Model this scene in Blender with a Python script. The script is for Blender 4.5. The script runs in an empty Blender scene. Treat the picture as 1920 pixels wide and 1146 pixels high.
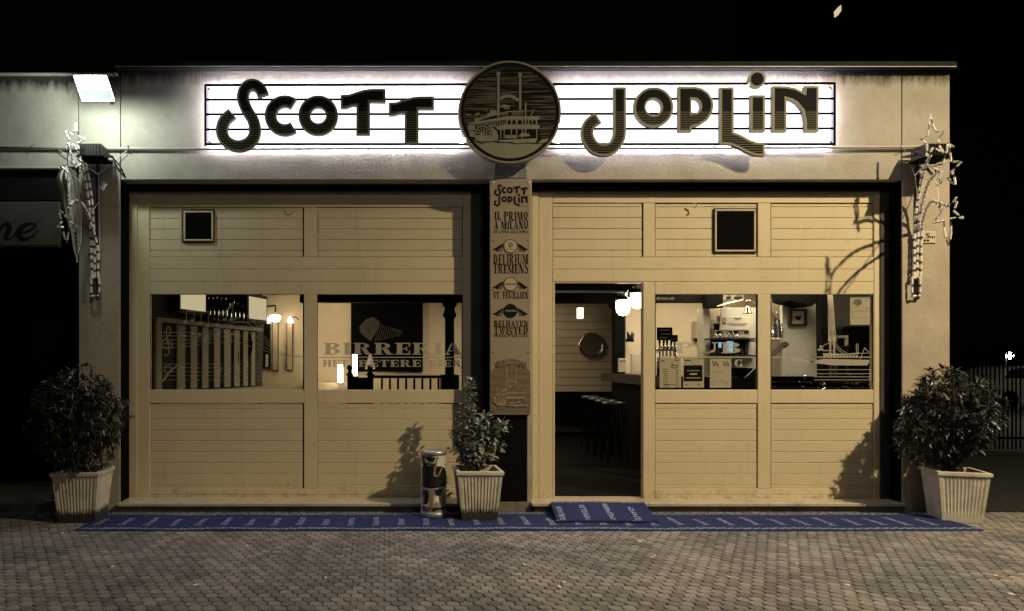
import bpy, bmesh, math, random
from mathutils import Vector, Matrix
from mathutils.geometry import tessellate_polygon
random.seed(7)
S = bpy.context.scene
C = S.collection
F, VX, HY, D, CH = 1280.0, 720.0, 685.0, 7.0, 1.5

# ---------------- camera, world, exposure, lights ----------------
cam = bpy.data.cameras.new('camera'); camo = bpy.data.objects.new('camera', cam); C.objects.link(camo)
camo.location = (0, -D, CH); camo.rotation_euler = (math.pi/2, 0, 0)
cam.sensor_width = 36; cam.lens = 24.0; cam.shift_x = (960-VX)/1920; cam.shift_y = (HY-573)/1920
cam.clip_start = .05; cam.clip_end = 500
S.camera = camo
w = bpy.data.worlds.new('World'); S.world = w; w.use_nodes = True
bgn = w.node_tree.nodes['Background']; bgn.inputs[0].default_value = (.35, .32, .3, 1); bgn.inputs[1].default_value = .0008
S.view_settings.view_transform = 'Standard'; S.view_settings.look = 'None'
S.view_settings.exposure = 0; S.view_settings.gamma = 1; S.view_settings.use_curve_mapping = False
S.cycles.use_denoising = True
S.cycles.max_bounces = 6; S.cycles.diffuse_bounces = 3; S.cycles.glossy_bounces = 3; S.cycles.transparent_max_bounces = 12
S.cycles.sample_clamp_indirect = 3.0
S.cycles.use_adaptive_sampling = True; S.cycles.adaptive_threshold = 0.01

def lamp(name, loc, power, col, radius=.1, kind='POINT', size=(1, 1), aim=None, spot=None, blend=.6):
    l = bpy.data.lights.new(name, kind); l.energy = power; l.color = col
    if kind == 'AREA': l.shape = 'RECTANGLE'; l.size, l.size_y = size
    else: l.shadow_soft_size = radius
    if kind == 'SPOT': l.spot_size = math.radians(spot); l.spot_blend = blend
    o = bpy.data.objects.new(name, l); C.objects.link(o); o.location = loc
    if aim: o.rotation_euler = (Vector(aim)-Vector(loc)).to_track_quat('-Z', 'Y').to_euler()
    return o
LAMP = (7.6, -5.6, 8.0)
lamp('street_lamp_light', LAMP, 4300, (1, .81, .49), .09, 'SPOT', aim=(4.1, -.8, -.2), spot=82, blend=1)
lamp('far_street_lamp_light', (-3.5, -17, 8.0), 130, (1, .84, .66), .5)  # unseen fill light, added to lift the shadows on the facade
lamp('near_street_lamp_light', (3.2, -9.5, 7.0), 150, (1, .90, .82), .35)  # added fill from behind the camera for facade and paving
# interior ceiling lights, and one fill lamp
lamp('saloon_light', (1.2, 4.8, 2.95), 62, (1, .80, .54), kind='AREA', size=(1.6, 1.6), aim=(1.2, 4.8, 0))
lamp('saloon_wall_light', (-.9, 6.2, 2.6), 30, (1, .80, .50), .15)
lamp('bar_light', (4.6, 3.0, 2.9), 85, (1, .82, .56), kind='AREA', size=(1.4, .8), aim=(4.6, 3.3, 0))
lamp('window_corner_light', (5.6, 2.1, 2.9), 34, (1, .88, .70), kind='AREA', size=(.7, .7), aim=(5.6, 3.0, .6))  # extra fill, added to brighten the grey wall in the last window
lamp('passage_light', (2.9, 6.0, 2.75), 6, (1, .85, .6), kind='AREA', size=(.8, .8), aim=(2.9, 6.6, 0))

# ---------------- helpers ----------------
def P(px, py, Y=0.0):
    s = (D+Y)/F
    return Vector(((px-VX)*s, Y, CH+(HY-py)*s))
def PX(px, Y=0.0): return (px-VX)*(D+Y)/F
def PZ(py, Y=0.0): return CH+(HY-py)*(D+Y)/F

def nt(name):
    m = bpy.data.materials.new(name); m.use_nodes = True
    return m, m.node_tree.nodes, m.node_tree.links, m.node_tree.nodes['Principled BSDF']
def mat(name, col, rough=.6, metal=0, var=.15, vscale=6, bump=0, bscale=60, spec=.5, emit=None, estr=0, dirt=0, trans=False):
    m, N, L, b = nt(name)
    b.inputs['Roughness'].default_value = rough; b.inputs['Metallic'].default_value = metal
    b.inputs['Specular IOR Level'].default_value = spec
    geo = N.new('ShaderNodeNewGeometry')
    if var > 0:
        n = N.new('ShaderNodeTexNoise'); n.inputs['Scale'].default_value = vscale; n.inputs['Detail'].default_value = 6
        n.inputs['Roughness'].default_value = .65
        L.new(geo.outputs['Position'], n.inputs['Vector'])
        r = N.new('ShaderNodeMapRange'); r.inputs[1].default_value = .3; r.inputs[2].default_value = .7
        r.inputs[3].default_value = 1-var; r.inputs[4].default_value = 1+var*.6
        L.new(n.outputs[0], r.inputs[0])
        mx = N.new('ShaderNodeVectorMath'); mx.operation = 'SCALE'; mx.inputs[0].default_value = col[:3]
        L.new(r.outputs[0], mx.inputs['Scale']); out = mx.outputs[0]
        if dirt > 0:
            n2 = N.new('ShaderNodeTexNoise'); n2.inputs['Scale'].default_value = vscale*.35; n2.inputs['Detail'].default_value = 10
            n2.inputs['Roughness'].default_value = .75
            L.new(geo.outputs['Position'], n2.inputs['Vector'])
            r2 = N.new('ShaderNodeMapRange'); r2.inputs[1].default_value = .5; r2.inputs[2].default_value = .72
            r2.inputs[3].default_value = 1; r2.inputs[4].default_value = 1-dirt
            L.new(n2.outputs[0], r2.inputs[0])
            m2 = N.new('ShaderNodeVectorMath'); m2.operation = 'SCALE'; L.new(out, m2.inputs[0]); L.new(r2.outputs[0], m2.inputs['Scale']); out = m2.outputs[0]
        L.new(out, b.inputs['Base Color'])
    else: b.inputs['Base Color'].default_value = (*col[:3], 1)
    if bump > 0:
        n3 = N.new('ShaderNodeTexNoise'); n3.inputs['Scale'].default_value = bscale; n3.inputs['Detail'].default_value = 4
        L.new(geo.outputs['Position'], n3.inputs['Vector'])
        bp = N.new('ShaderNodeBump'); bp.inputs['Strength'].default_value = bump; bp.inputs['Distance'].default_value = .01
        L.new(n3.outputs[0], bp.inputs['Height']); L.new(bp.outputs[0], b.inputs['Normal'])
    if emit:
        b.inputs['Emission Color'].default_value = (*emit, 1); b.inputs['Emission Strength'].default_value = estr
    return m
M = {}
def mth(N, L, op, a, b=None, c=None):
    n = N.new('ShaderNodeMath'); n.operation = op
    for i, v in enumerate((a, b, c)):
        if v is None: continue
        if hasattr(v, 'links'): L.new(v, n.inputs[i])
        else: n.inputs[i].default_value = v
    return n.outputs[0]

# stucco with dirty streaks under the coping
def stucco(name, col, ztop=None):
    m, N, L, b = nt(name); b.inputs['Roughness'].default_value = .88; b.inputs['Specular IOR Level'].default_value = .25
    geo = N.new('ShaderNodeNewGeometry')
    n = N.new('ShaderNodeTexNoise'); n.inputs['Scale'].default_value = 2.2; n.inputs['Detail'].default_value = 8; n.inputs['Roughness'].default_value = .7
    L.new(geo.outputs['Position'], n.inputs['Vector'])
    r = N.new('ShaderNodeMapRange'); r.inputs[1].default_value = .3; r.inputs[2].default_value = .72; r.inputs[3].default_value = 1.12; r.inputs[4].default_value = .72
    L.new(n.outputs[0], r.inputs[0])
    fac = r.outputs[0]
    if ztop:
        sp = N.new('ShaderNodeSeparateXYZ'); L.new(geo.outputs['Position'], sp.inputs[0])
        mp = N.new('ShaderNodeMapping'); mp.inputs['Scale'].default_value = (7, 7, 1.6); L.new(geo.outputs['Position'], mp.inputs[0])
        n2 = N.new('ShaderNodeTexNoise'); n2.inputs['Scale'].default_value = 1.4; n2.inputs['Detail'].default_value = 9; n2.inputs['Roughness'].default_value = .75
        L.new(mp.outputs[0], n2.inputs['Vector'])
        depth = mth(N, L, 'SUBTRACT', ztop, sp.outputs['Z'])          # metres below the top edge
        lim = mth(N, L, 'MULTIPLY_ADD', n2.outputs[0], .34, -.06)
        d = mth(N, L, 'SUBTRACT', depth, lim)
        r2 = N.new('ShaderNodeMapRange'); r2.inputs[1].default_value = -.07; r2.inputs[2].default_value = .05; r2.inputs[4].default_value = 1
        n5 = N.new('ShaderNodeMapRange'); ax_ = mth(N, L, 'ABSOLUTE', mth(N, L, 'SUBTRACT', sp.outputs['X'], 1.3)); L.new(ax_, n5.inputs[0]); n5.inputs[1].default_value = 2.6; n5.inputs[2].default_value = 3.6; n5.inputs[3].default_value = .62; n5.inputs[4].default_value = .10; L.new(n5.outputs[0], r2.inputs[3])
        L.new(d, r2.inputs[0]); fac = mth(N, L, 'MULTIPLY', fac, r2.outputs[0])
    mx = N.new('ShaderNodeVectorMath'); mx.operation = 'SCALE'; mx.inputs[0].default_value = col; L.new(fac, mx.inputs['Scale'])
    L.new(mx.outputs[0], b.inputs['Base Color'])
    n3 = N.new('ShaderNodeTexNoise'); n3.inputs['Scale'].default_value = 38; n3.inputs['Detail'].default_value = 5; n3.inputs['Roughness'].default_value = .6
    L.new(geo.outputs['Position'], n3.inputs['Vector'])
    bp = N.new('ShaderNodeBump'); bp.inputs['Strength'].default_value = .5; bp.inputs['Distance'].default_value = .010
    L.new(n3.outputs[0], bp.inputs['Height']); L.new(bp.outputs[0], b.inputs['Normal'])
    return m
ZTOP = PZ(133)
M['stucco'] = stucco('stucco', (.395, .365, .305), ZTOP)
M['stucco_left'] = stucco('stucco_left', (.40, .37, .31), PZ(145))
M['stucco_low'] = stucco('stucco_low', (.43, .37, .29))
def painted(name, col):
    m, N, L, b = nt(name); geo = N.new('ShaderNodeNewGeometry'); sp = N.new('ShaderNodeSeparateXYZ'); L.new(geo.outputs['Position'], sp.inputs[0])
    def noise(scale, sc3, det=6, rgh=.65):
        mp = N.new('ShaderNodeMapping'); mp.inputs['Scale'].default_value = sc3; L.new(geo.outputs['Position'], mp.inputs[0])
        n = N.new('ShaderNodeTexNoise'); n.inputs['Scale'].default_value = scale; n.inputs['Detail'].default_value = det; n.inputs['Roughness'].default_value = rgh
        L.new(mp.outputs[0], n.inputs['Vector']); return n.outputs[0]
    def mr(v, a, b_, c, d):
        q = N.new('ShaderNodeMapRange'); q.inputs[1].default_value = a; q.inputs[2].default_value = b_; q.inputs[3].default_value = c; q.inputs[4].default_value = d; L.new(v, q.inputs[0]); return q.outputs[0]
    base = mr(noise(1.3, (1, 1, 1)), .3, .7, .93, 1.05)
    drip = mr(noise(1.0, (14, 14, .9), 5), .56, .74, 1, .86)              # vertical run marks
    scuff = mr(noise(3.5, (1, 1, 2.2), 10, .8), .60, .70, 1, .80)
    low = mr(sp.outputs['Z'], .10, .55, 0, 1)                             # splashes and scuffs close to the ground
    n4 = noise(9, (1, 1, 1), 8, .75)
    spl = mth(N, L, 'ADD', n4, mth(N, L, 'MULTIPLY', low, .35)); spl = mr(spl, .38, .56, .62, 1)
    k = mth(N, L, 'MULTIPLY', mth(N, L, 'MULTIPLY', base, drip), mth(N, L, 'MULTIPLY', scuff, spl))
    mx = N.new('ShaderNodeVectorMath'); mx.operation = 'SCALE'; mx.inputs[0].default_value = col; L.new(k, mx.inputs['Scale']); L.new(mx.outputs[0], b.inputs['Base Color'])
    L.new(mr(noise(5, (1, 1, 1)), .3, .7, .34, .6), b.inputs['Roughness'])
    bp = N.new('ShaderNodeBump'); bp.inputs['Strength'].default_value = .12; bp.inputs['Distance'].default_value = .01; L.new(noise(3, (1, 1, 4), 3), bp.inputs['Height']); L.new(bp.outputs[0], b.inputs['Normal'])
    return m
M['paint'] = painted('cream_paint', (.60, .505, .335))
M['paintplank'] = painted('cream_plank_paint', (.585, .49, .325))
M['black'] = mat('black_paint', (.003, .003, .003), .8, var=.2, spec=.04)
M['wood_black'] = mat('black_wood', (.004, .0037, .0033), .7, var=.3, spec=.06)
M['steel'] = mat('dark_steel', (.05, .05, .048), .45, .3, var=.2)
M['frame_dark'] = mat('grey_frame', (.055, .054, .046), .6, var=.15, spec=.2)  # dark grey with shade put into the colour
M['coping'] = mat('coping_metal', (.010, .0095, .009), .7, 0, var=.3, spec=.15)
M['marble'] = mat('marble', (.50, .44, .34), .35, var=.2, vscale=9, dirt=.5)
M['base'] = mat('base_stone', (.18, .16, .12), .85, var=.4, vscale=7, bump=.4, bscale=30, dirt=.8)
M['joint'] = mat('joint_sand', (.010, .009, .007), .95, var=.4, vscale=30)
M['pipe'] = mat('pipe', (.42, .40, .34), .5, var=.15, vscale=8)
M['brass'] = mat('brass', (.5, .4, .22), .25, 1, var=.1)
M['chrome'] = mat('chrome', (.6, .6, .58), .2, 1, var=.05)
M['board'] = mat('sign_board', (.29, .24, .17), .5, var=.06, vscale=3)
M['print'] = mat('black_print', (.012, .010, .008), .8, var=0, spec=.08)
M['cream_print'] = mat('cream_print', (.25, .235, .18), .6, var=.06, spec=.2)
M['brown_print'] = mat('brown_print', (.20, .15, .10), .6, var=.2, vscale=20)
M['brown_line'] = mat('brown_line', (.10, .075, .05), .6, var=0)
M['pale_print'] = mat('pale_print', (.44, .36, .26), .55, var=.06)
M['grey_print'] = mat('grey_print', (.17, .17, .17), .6, var=.2, vscale=10)
M['frost'] = mat('frosted_film', (.42, .38, .31), .8, var=.08)
M['pot'] = mat('planter_stone', (.55, .51, .42), .75, var=.25, vscale=7, bump=.15, bscale=60, dirt=.45)
def dark_foot_pot():
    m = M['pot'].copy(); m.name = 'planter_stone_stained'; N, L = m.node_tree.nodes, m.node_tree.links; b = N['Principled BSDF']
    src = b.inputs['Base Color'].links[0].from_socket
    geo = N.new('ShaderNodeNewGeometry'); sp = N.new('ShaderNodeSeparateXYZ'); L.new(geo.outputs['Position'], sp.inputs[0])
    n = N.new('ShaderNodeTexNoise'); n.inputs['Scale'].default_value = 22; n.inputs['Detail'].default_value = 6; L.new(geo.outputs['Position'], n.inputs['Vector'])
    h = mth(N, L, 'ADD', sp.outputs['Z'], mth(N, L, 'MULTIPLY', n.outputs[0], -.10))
    q = N.new('ShaderNodeMapRange'); q.inputs[1].default_value = .035; q.inputs[2].default_value = .085; q.inputs[3].default_value = .06; q.inputs[4].default_value = 1; L.new(h, q.inputs[0])  # darker towards the bottom, with an uneven upper edge
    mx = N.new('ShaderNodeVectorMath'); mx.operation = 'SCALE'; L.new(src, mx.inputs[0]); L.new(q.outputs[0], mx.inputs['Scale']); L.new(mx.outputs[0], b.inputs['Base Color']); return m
M['pot_stained'] = dark_foot_pot()
M['soil'] = mat('soil', (.02, .015, .01), .95)
M['leaf'] = mat('leaf_dark', (.030, .036, .026), .36, var=.5, vscale=14)
M['leaf2'] = mat('leaf_shrub', (.21, .22, .18), .34, var=.6, vscale=20)
M['bark'] = mat('bark', (.05, .035, .025), .9)
M['carpet'] = mat('blue_carpet', (.024, .034, .105), .95, var=.25, vscale=25, bump=.3, bscale=200, spec=.1)
M['carpet_light'] = mat('carpet_pattern', (.22, .25, .34), .95, var=.4, vscale=60, spec=.1)
M['carpet_word'] = mat('carpet_word', (.27, .30, .44), .95, var=.3, vscale=60, spec=.1)
M['wall_in'] = mat('interior_plaster', (.62, .52, .38), .8, var=.08, vscale=1.5)
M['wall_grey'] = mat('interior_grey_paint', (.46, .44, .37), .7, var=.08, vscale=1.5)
M['plank_in'] = mat('interior_plank', (.45, .38, .27), .6, var=.08, vscale=3)
M['slat'] = mat('slat_paint', (.62, .55, .43), .6, var=.15, vscale=4)
M['dark_wood'] = mat('dark_wood', (.024, .017, .012), .5, var=.3, vscale=12, spec=.25)
M['floor_in'] = mat('interior_tiles', (.006, .005, .0045), .8, var=.3, vscale=4, spec=.04)
M['paper'] = mat('paper', (.52, .47, .38), .8, var=.04)
M['rope'] = mat('rope_light_clear', (.85, .80, .72), .35, var=.3, vscale=50)
M['rope_d'] = mat('rope_light_dark', (.10, .08, .06), .4, var=.3, vscale=50)
M['cloth'] = mat('banner_cloth', (.78, .76, .68), .8, var=.15, vscale=12)
M['white_wire'] = mat('white_wire', (.6, .58, .5), .5, var=0)
M['dark_room'] = mat('dark_recess', (.005, .0045, .004), .9, var=.2, spec=.05)
M['upper'] = mat('upper_wall', (.022, .022, .016), .9, var=.3, vscale=2)
M['car'] = mat('car_paint', (.01, .011, .014), .2, .3, var=0)
M['car_glass'] = mat('car_glass', (.01, .01, .01), .08, 0, var=0)
M['alu'] = mat('aluminium', (.55, .55, .56), .35, .8, var=.1)
M['bin_white'] = mat('bin_print_white', (.42, .39, .33), .45, var=.15, vscale=30)
M['bin_black'] = mat('bin_print_black', (.01, .01, .01), .35, var=0)
M['bin_blue'] = mat('bin_print_blue', (.035, .035, .06), .4, var=.3, vscale=30)
M['bin_tan'] = mat('bin_print_tan', (.32, .24, .15), .45, var=.3, vscale=30)
M['litter'] = mat('litter', (.75, .70, .6), .8, var=.2)
def emis(name, col, st):
    return mat(name, (.02, .02, .02), .6, var=0, spec=.05, emit=col, estr=st)
M['neon'] = emis('sign_light', (.97, .93, 1), 2.3); M['neon_tube'] = emis('neon_tube', (.90, .84, 1), 95)  # first one glows in place of the lit wall behind the stave
M['neon_end'] = emis('sign_light_end', (.80, .74, .90), .95)
M['flood'] = emis('flood_glass', (.80, 1, .93), 22)
M['flood_low'] = emis('flood_glass_lower', (.45, .72, .66), 1.25); M['flood_rib'] = emis('flood_rib', (.30, .52, .48), .75); M['flood_frame'] = mat('flood_frame', (.75, .75, .62), .5, var=0)
M['bulb'] = emis('lit_bulb', (1, .86, .60), 9)
M['bulb_soft'] = emis('lit_shade', (1, .80, .48), 3)
M['lightbox'] = emis('lit_box', (1, .84, .52), .62)
M['tv_glow'] = emis('blue_glow', (.35, .75, 1), .8)
M['star_lamp'] = emis('far_lamp', (.8, 1, .95), 60)
M['lit_window'] = emis('lit_window', (1, .8, .45), .7)
# striped print for the sign letters: dark with thin cream lines low down
def striped():
    m, N, L, b = nt('striped_letter_print'); b.inputs['Roughness'].default_value = .75; b.inputs['Specular IOR Level'].default_value = .1
    geo = N.new('ShaderNodeNewGeometry'); sp = N.new('ShaderNodeSeparateXYZ'); L.new(geo.outputs['Position'], sp.inputs[0])
    z = sp.outputs['Z']; z0 = PZ(210, -.155); per = 4.35*(D-.2)/F
    q = mth(N, L, 'SUBTRACT', z0, z); fr = mth(N, L, 'FRACT', mth(N, L, 'DIVIDE', q, per))
    on = mth(N, L, 'MULTIPLY', mth(N, L, 'GREATER_THAN', q, 0.0), mth(N, L, 'LESS_THAN', fr, .30))
    mx = N.new('ShaderNodeMix'); mx.data_type = 'RGBA'; L.new(on, mx.inputs['Factor'])
    mx.inputs['A'].default_value = (.010, .010, .009, 1); mx.inputs['B'].default_value = (.15, .14, .105, 1)
    L.new(mx.outputs['Result'], b.inputs['Base Color']); return m
M['stripe'] = striped()
# engraved sky on the medallion: dark field with uneven pale lines
def engraved(name, dark, pale, zs, thr):
    m, N, L, b = nt(name); b.inputs['Roughness'].default_value = .75; b.inputs['Specular IOR Level'].default_value = .1
    geo = N.new('ShaderNodeNewGeometry'); mp = N.new('ShaderNodeMapping'); mp.inputs['Scale'].default_value = (2.4, 1, zs)
    L.new(geo.outputs['Position'], mp.inputs[0]); n = N.new('ShaderNodeTexNoise'); n.inputs['Scale'].default_value = 1; n.inputs['Detail'].default_value = 3
    L.new(mp.outputs[0], n.inputs['Vector'])
    r = N.new('ShaderNodeMapRange'); r.inputs[1].default_value = thr; r.inputs[2].default_value = thr+.05; L.new(n.outputs[0], r.inputs[0])
    mx = N.new('ShaderNodeMix'); mx.data_type = 'RGBA'; L.new(r.outputs[0], mx.inputs['Factor'])
    mx.inputs['A'].default_value = (*dark, 1); mx.inputs['B'].default_value = (*pale, 1)
    L.new(mx.outputs['Result'], b.inputs['Base Color']); return m
M['engraved'] = engraved('engraved_sky', (.008, .0075, .006), (.10, .092, .066), 75, .50)
M['engraved_board'] = engraved('engraved_brown', (.145, .11, .072), (.18, .14, .095), 60, .46)
# glass
def glass(name, tint=(1, 1, 1)):
    m = bpy.data.materials.new(name); m.use_nodes = True; N = m.node_tree.nodes; L = m.node_tree.links; N.clear()
    o = N.new('ShaderNodeOutputMaterial'); t = N.new('ShaderNodeBsdfTransparent'); g = N.new('ShaderNodeBsdfGlossy')
    t.inputs[0].default_value = (*tint, 1); g.inputs['Roughness'].default_value = .02
    lw = N.new('ShaderNodeLayerWeight'); lw.inputs[0].default_value = .5; mx = N.new('ShaderNodeMixShader')
    pw_ = mth(N, L, 'POWER', lw.outputs['Facing'], 4.0); f = mth(N, L, 'MULTIPLY_ADD', pw_, .6, .035); L.new(f, mx.inputs[0]); L.new(t.outputs[0], mx.inputs[1]); L.new(g.outputs[0], mx.inputs[2]); L.new(mx.outputs[0], o.inputs[0])
    return m
M['glass'] = glass('window_glass', (.93, .93, .90)); M['bottle'] = mat('bottle_glass', (.02, .022, .018), .08, var=0)
def frostmat():
    m, N, L, b = nt('etched_film'); b.inputs['Base Color'].default_value = (.40, .36, .29, 1); b.inputs['Roughness'].default_value = .8
    b.inputs['Alpha'].default_value = .80; return m
M['etch'] = frostmat()
def frostmat2():
    m, N, L, b = nt('faint_etched_film'); b.inputs['Base Color'].default_value = (.40, .36, .29, 1); b.inputs['Roughness'].default_value = .8
    b.inputs['Alpha'].default_value = .5; return m
M['etch_faint'] = frostmat2()
# pavers
def paver_mat():
    m, N, L, b = nt('concrete_paver'); b.inputs['Roughness'].default_value = .8; b.inputs['Specular IOR Level'].default_value = .3
    geo = N.new('ShaderNodeNewGeometry'); oi = N.new('ShaderNodeAttribute'); oi.attribute_name = 'tone'
    n = N.new('ShaderNodeTexNoise'); n.inputs['Scale'].default_value = 1.1; n.inputs['Detail'].default_value = 6; L.new(geo.outputs['Position'], n.inputs['Vector'])
    n2 = N.new('ShaderNodeTexNoise'); n2.inputs['Scale'].default_value = 170; n2.inputs['Detail'].default_value = 3; L.new(geo.outputs['Position'], n2.inputs['Vector'])
    cr = N.new('ShaderNodeValToRGB'); cr.color_ramp.elements[0].position = .40; cr.color_ramp.elements[0].color = (.160, .158, .165, 1)
    cr.color_ramp.elements[1].position = .62; cr.color_ramp.elements[1].color = (.265, .245, .235, 1); L.new(n.outputs[0], cr.inputs[0])
    wn = N.new('ShaderNodeTexWhiteNoise'); wn.noise_dimensions = '1D'
    r = N.new('ShaderNodeMapRange'); r.inputs[1].default_value = .3; r.inputs[2].default_value = .7; r.inputs[3].default_value = .45; r.inputs[4].default_value = 1.5
    L.new(n2.outputs[0], r.inputs[0])
    isl = N.new('ShaderNodeNewGeometry'); r3 = N.new('ShaderNodeMapRange'); r3.inputs[3].default_value = .66; r3.inputs[4].default_value = 1.25
    oinfo = N.new('ShaderNodeObjectInfo')
    add = mth(N, L, 'FRACT', mth(N, L, 'ADD', isl.outputs['Random Per Island'], oinfo.outputs['Random'])); L.new(add, r3.inputs[0])
    k = mth(N, L, 'MULTIPLY', r.outputs[0], r3.outputs[0])
    mx = N.new('ShaderNodeVectorMath'); mx.operation = 'SCALE'; L.new(cr.outputs[0], mx.inputs[0]); L.new(k, mx.inputs['Scale'])
    L.new(mx.outputs[0], b.inputs['Base Color'])
    bp = N.new('ShaderNodeBump'); bp.inputs['Strength'].default_value = .6; bp.inputs['Distance'].default_value = .004; L.new(n2.outputs[0], bp.inputs['Height']); L.new(bp.outputs[0], b.inputs['Normal'])
    return m
M['paver'] = paver_mat()

class MB:
    def __init__(s): s.v = []; s.f = []; s.mi = []; s.cur = 0
    def add(s, vs, fs):
        b = len(s.v); s.v += [tuple(v) for v in vs]
        for f in fs: s.f.append(tuple(b+i for i in f)); s.mi.append(s.cur)
        return s
    def box(s, x0, x1, y0, y1, z0, z1):
        return s.add([(x0,y0,z0),(x1,y0,z0),(x1,y1,z0),(x0,y1,z0),(x0,y0,z1),(x1,y0,z1),(x1,y1,z1),(x0,y1,z1)],
                     [(0,3,2,1),(4,5,6,7),(0,1,5,4),(1,2,6,5),(2,3,7,6),(3,0,4,7)])
    def bbox(s, x0, x1, y0, y1, z0, z1, b=.004):
        "box whose front (y0) face has a chamfered edge"
        b = min(b, abs(x1-x0)/3, abs(z1-z0)/3)
        vs = [(x0,y1,z0),(x1,y1,z0),(x1,y1,z1),(x0,y1,z1),(x0,y0+b,z0),(x1,y0+b,z0),(x1,y0+b,z1),(x0,y0+b,z1),
              (x0+b,y0,z0+b),(x1-b,y0,z0+b),(x1-b,y0,z1-b),(x0+b,y0,z1-b)]
        return s.add(vs, [(0,3,2,1),(0,1,5,4),(1,2,6,5),(2,3,7,6),(3,0,4,7),(4,5,9,8),(5,6,10,9),(6,7,11,10),(7,4,8,11),(8,9,10,11)])
    def tube(s, pts, r, n=6, cap=True):
        pts = [Vector(p) for p in pts]; rs = r if isinstance(r, (list, tuple)) else [r]*len(pts)
        rings = []; up = Vector((0, 0, 1))
        for i, p in enumerate(pts):
            t = (pts[min(i+1, len(pts)-1)]-pts[max(i-1, 0)]).normalized()
            a = t.cross(up)
            if a.length < .2: a = t.cross(Vector((0, 1, 0)))
            a.normalize(); b = t.cross(a).normalized()
            rings.append([p+(a*math.cos(k*2*math.pi/n)+b*math.sin(k*2*math.pi/n))*rs[i] for k in range(n)])
        b0 = len(s.v)
        for rg in rings: s.v += [tuple(q) for q in rg]
        for i in range(len(pts)-1):
            for k in range(n):
                s.f.append((b0+i*n+k, b0+i*n+(k+1)%n, b0+(i+1)*n+(k+1)%n, b0+(i+1)*n+k)); s.mi.append(s.cur)
        if cap:
            s.f.append(tuple(b0+k for k in range(n))[::-1]); s.mi.append(s.cur)
            s.f.append(tuple(b0+(len(pts)-1)*n+k for k in range(n))); s.mi.append(s.cur)
        return s
    def lathe(s, c, prof, n=16, axis='z'):
        "prof: (r, h) pairs along axis"
        b0 = len(s.v)
        for r, h in prof:
            for k in range(n):
                a = k*2*math.pi/n; u, v_ = r*math.cos(a), r*math.sin(a)
                s.v.append((c[0]+u, c[1]+v_, c[2]+h) if axis == 'z' else (c[0]+u, c[1]+h, c[2]+v_))
        for i in range(len(prof)-1):
            for k in range(n):
                s.f.append((b0+i*n+k, b0+i*n+(k+1)%n, b0+(i+1)*n+(k+1)%n, b0+(i+1)*n+k)); s.mi.append(s.cur)
        s.f.append(tuple(b0+k for k in range(n))[::-1]); s.mi.append(s.cur)
        s.f.append(tuple(b0+(len(prof)-1)*n+k for k in range(n))); s.mi.append(s.cur)
        return s
    def plate(s, loops, y0, y1=None):
        "polygon (outer loop + holes) of (x, z) points, filled at y0 and, if y1 given, extruded back to y1"
        vl = [[Vector((p[0], p[1], 0)) for p in lp] for lp in loops]
        flat = [p for lp in loops for p in lp]
        tris = tessellate_polygon(vl); b0 = len(s.v); n = len(flat)
        s.v += [(p[0], y0, p[1]) for p in flat]
        for t in tris: s.f.append(tuple(b0+i for i in t)); s.mi.append(s.cur)
        if y1 is not None:
            s.v += [(p[0], y1, p[1]) for p in flat]
            for t in tris: s.f.append(tuple(b0+n+i for i in reversed(t))); s.mi.append(s.cur)
            o = 0
            for lp in loops:
                k = len(lp)
                for i in range(k):
                    a, b = b0+o+i, b0+o+(i+1) % k
                    s.f.append((a, b, b+n, a+n)); s.mi.append(s.cur)
                o += k
        return s

WO = {}
def wof(o): return WO.get(o.name, Vector((0, 0, 0))) if o else Vector((0, 0, 0))
def build(name, mb, m, parent=None, smooth=False, fix=True):
    off = wof(parent); me = bpy.data.meshes.new(name)
    me.from_pydata([(v[0]-off.x, v[1]-off.y, v[2]-off.z) for v in mb.v], [], mb.f)
    ms = m if isinstance(m, (list, tuple)) else [m]
    for q in ms: me.materials.append(M[q] if isinstance(q, str) else q)
    if len(ms) > 1: me.polygons.foreach_set('material_index', mb.mi)
    if fix:
        bm = bmesh.new(); bm.from_mesh(me); bmesh.ops.recalc_face_normals(bm, faces=bm.faces); bm.to_mesh(me); bm.free()
    if smooth: me.polygons.foreach_set('use_smooth', [True]*len(me.polygons))
    me.update(); o = bpy.data.objects.new(name, me); C.objects.link(o)
    if parent: o.parent = parent; WO[o.name] = off.copy()
    else: WO[o.name] = Vector((0, 0, 0))
    return o
def tag(o, label=None, cat=None, group=None, kind=None):
    if label: o['label'] = label
    if cat: o['category'] = cat
    if group: o['group'] = group
    if kind: o['kind'] = kind
    return o
def thing(name, label, cat, loc=(0, 0, 0), group=None):
    o = bpy.data.objects.new(name, None); C.objects.link(o); o.location = loc; o.empty_display_size = .1
    WO[o.name] = Vector(loc); return tag(o, label, cat, group)
def boxo(name, x0, x1, y0, y1, z0, z1, m, parent=None, bev=True):
    mb = MB(); (mb.bbox if bev else mb.box)(x0, x1, y0, y1, z0, z1); return build(name, mb, m, parent)
def pxbox(name, a, t, b, bt, Y0, Y1, m, parent=None, bev=True):
    "front face spans pixels a..b, t..bt at depth Y0; extends back to Y1"
    return boxo(name, PX(a, Y0), PX(b, Y0), Y0, Y1, PZ(bt, Y0), PZ(t, Y0), m, parent, bev)
def struct(name, mb, m): return tag(build(name, mb, m), kind='structure')
def copy_tree(o, parent=None):
    c = o.copy(); C.objects.link(c); c.parent = parent
    for ch in o.children: copy_tree(ch, c)
    return c

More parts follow.
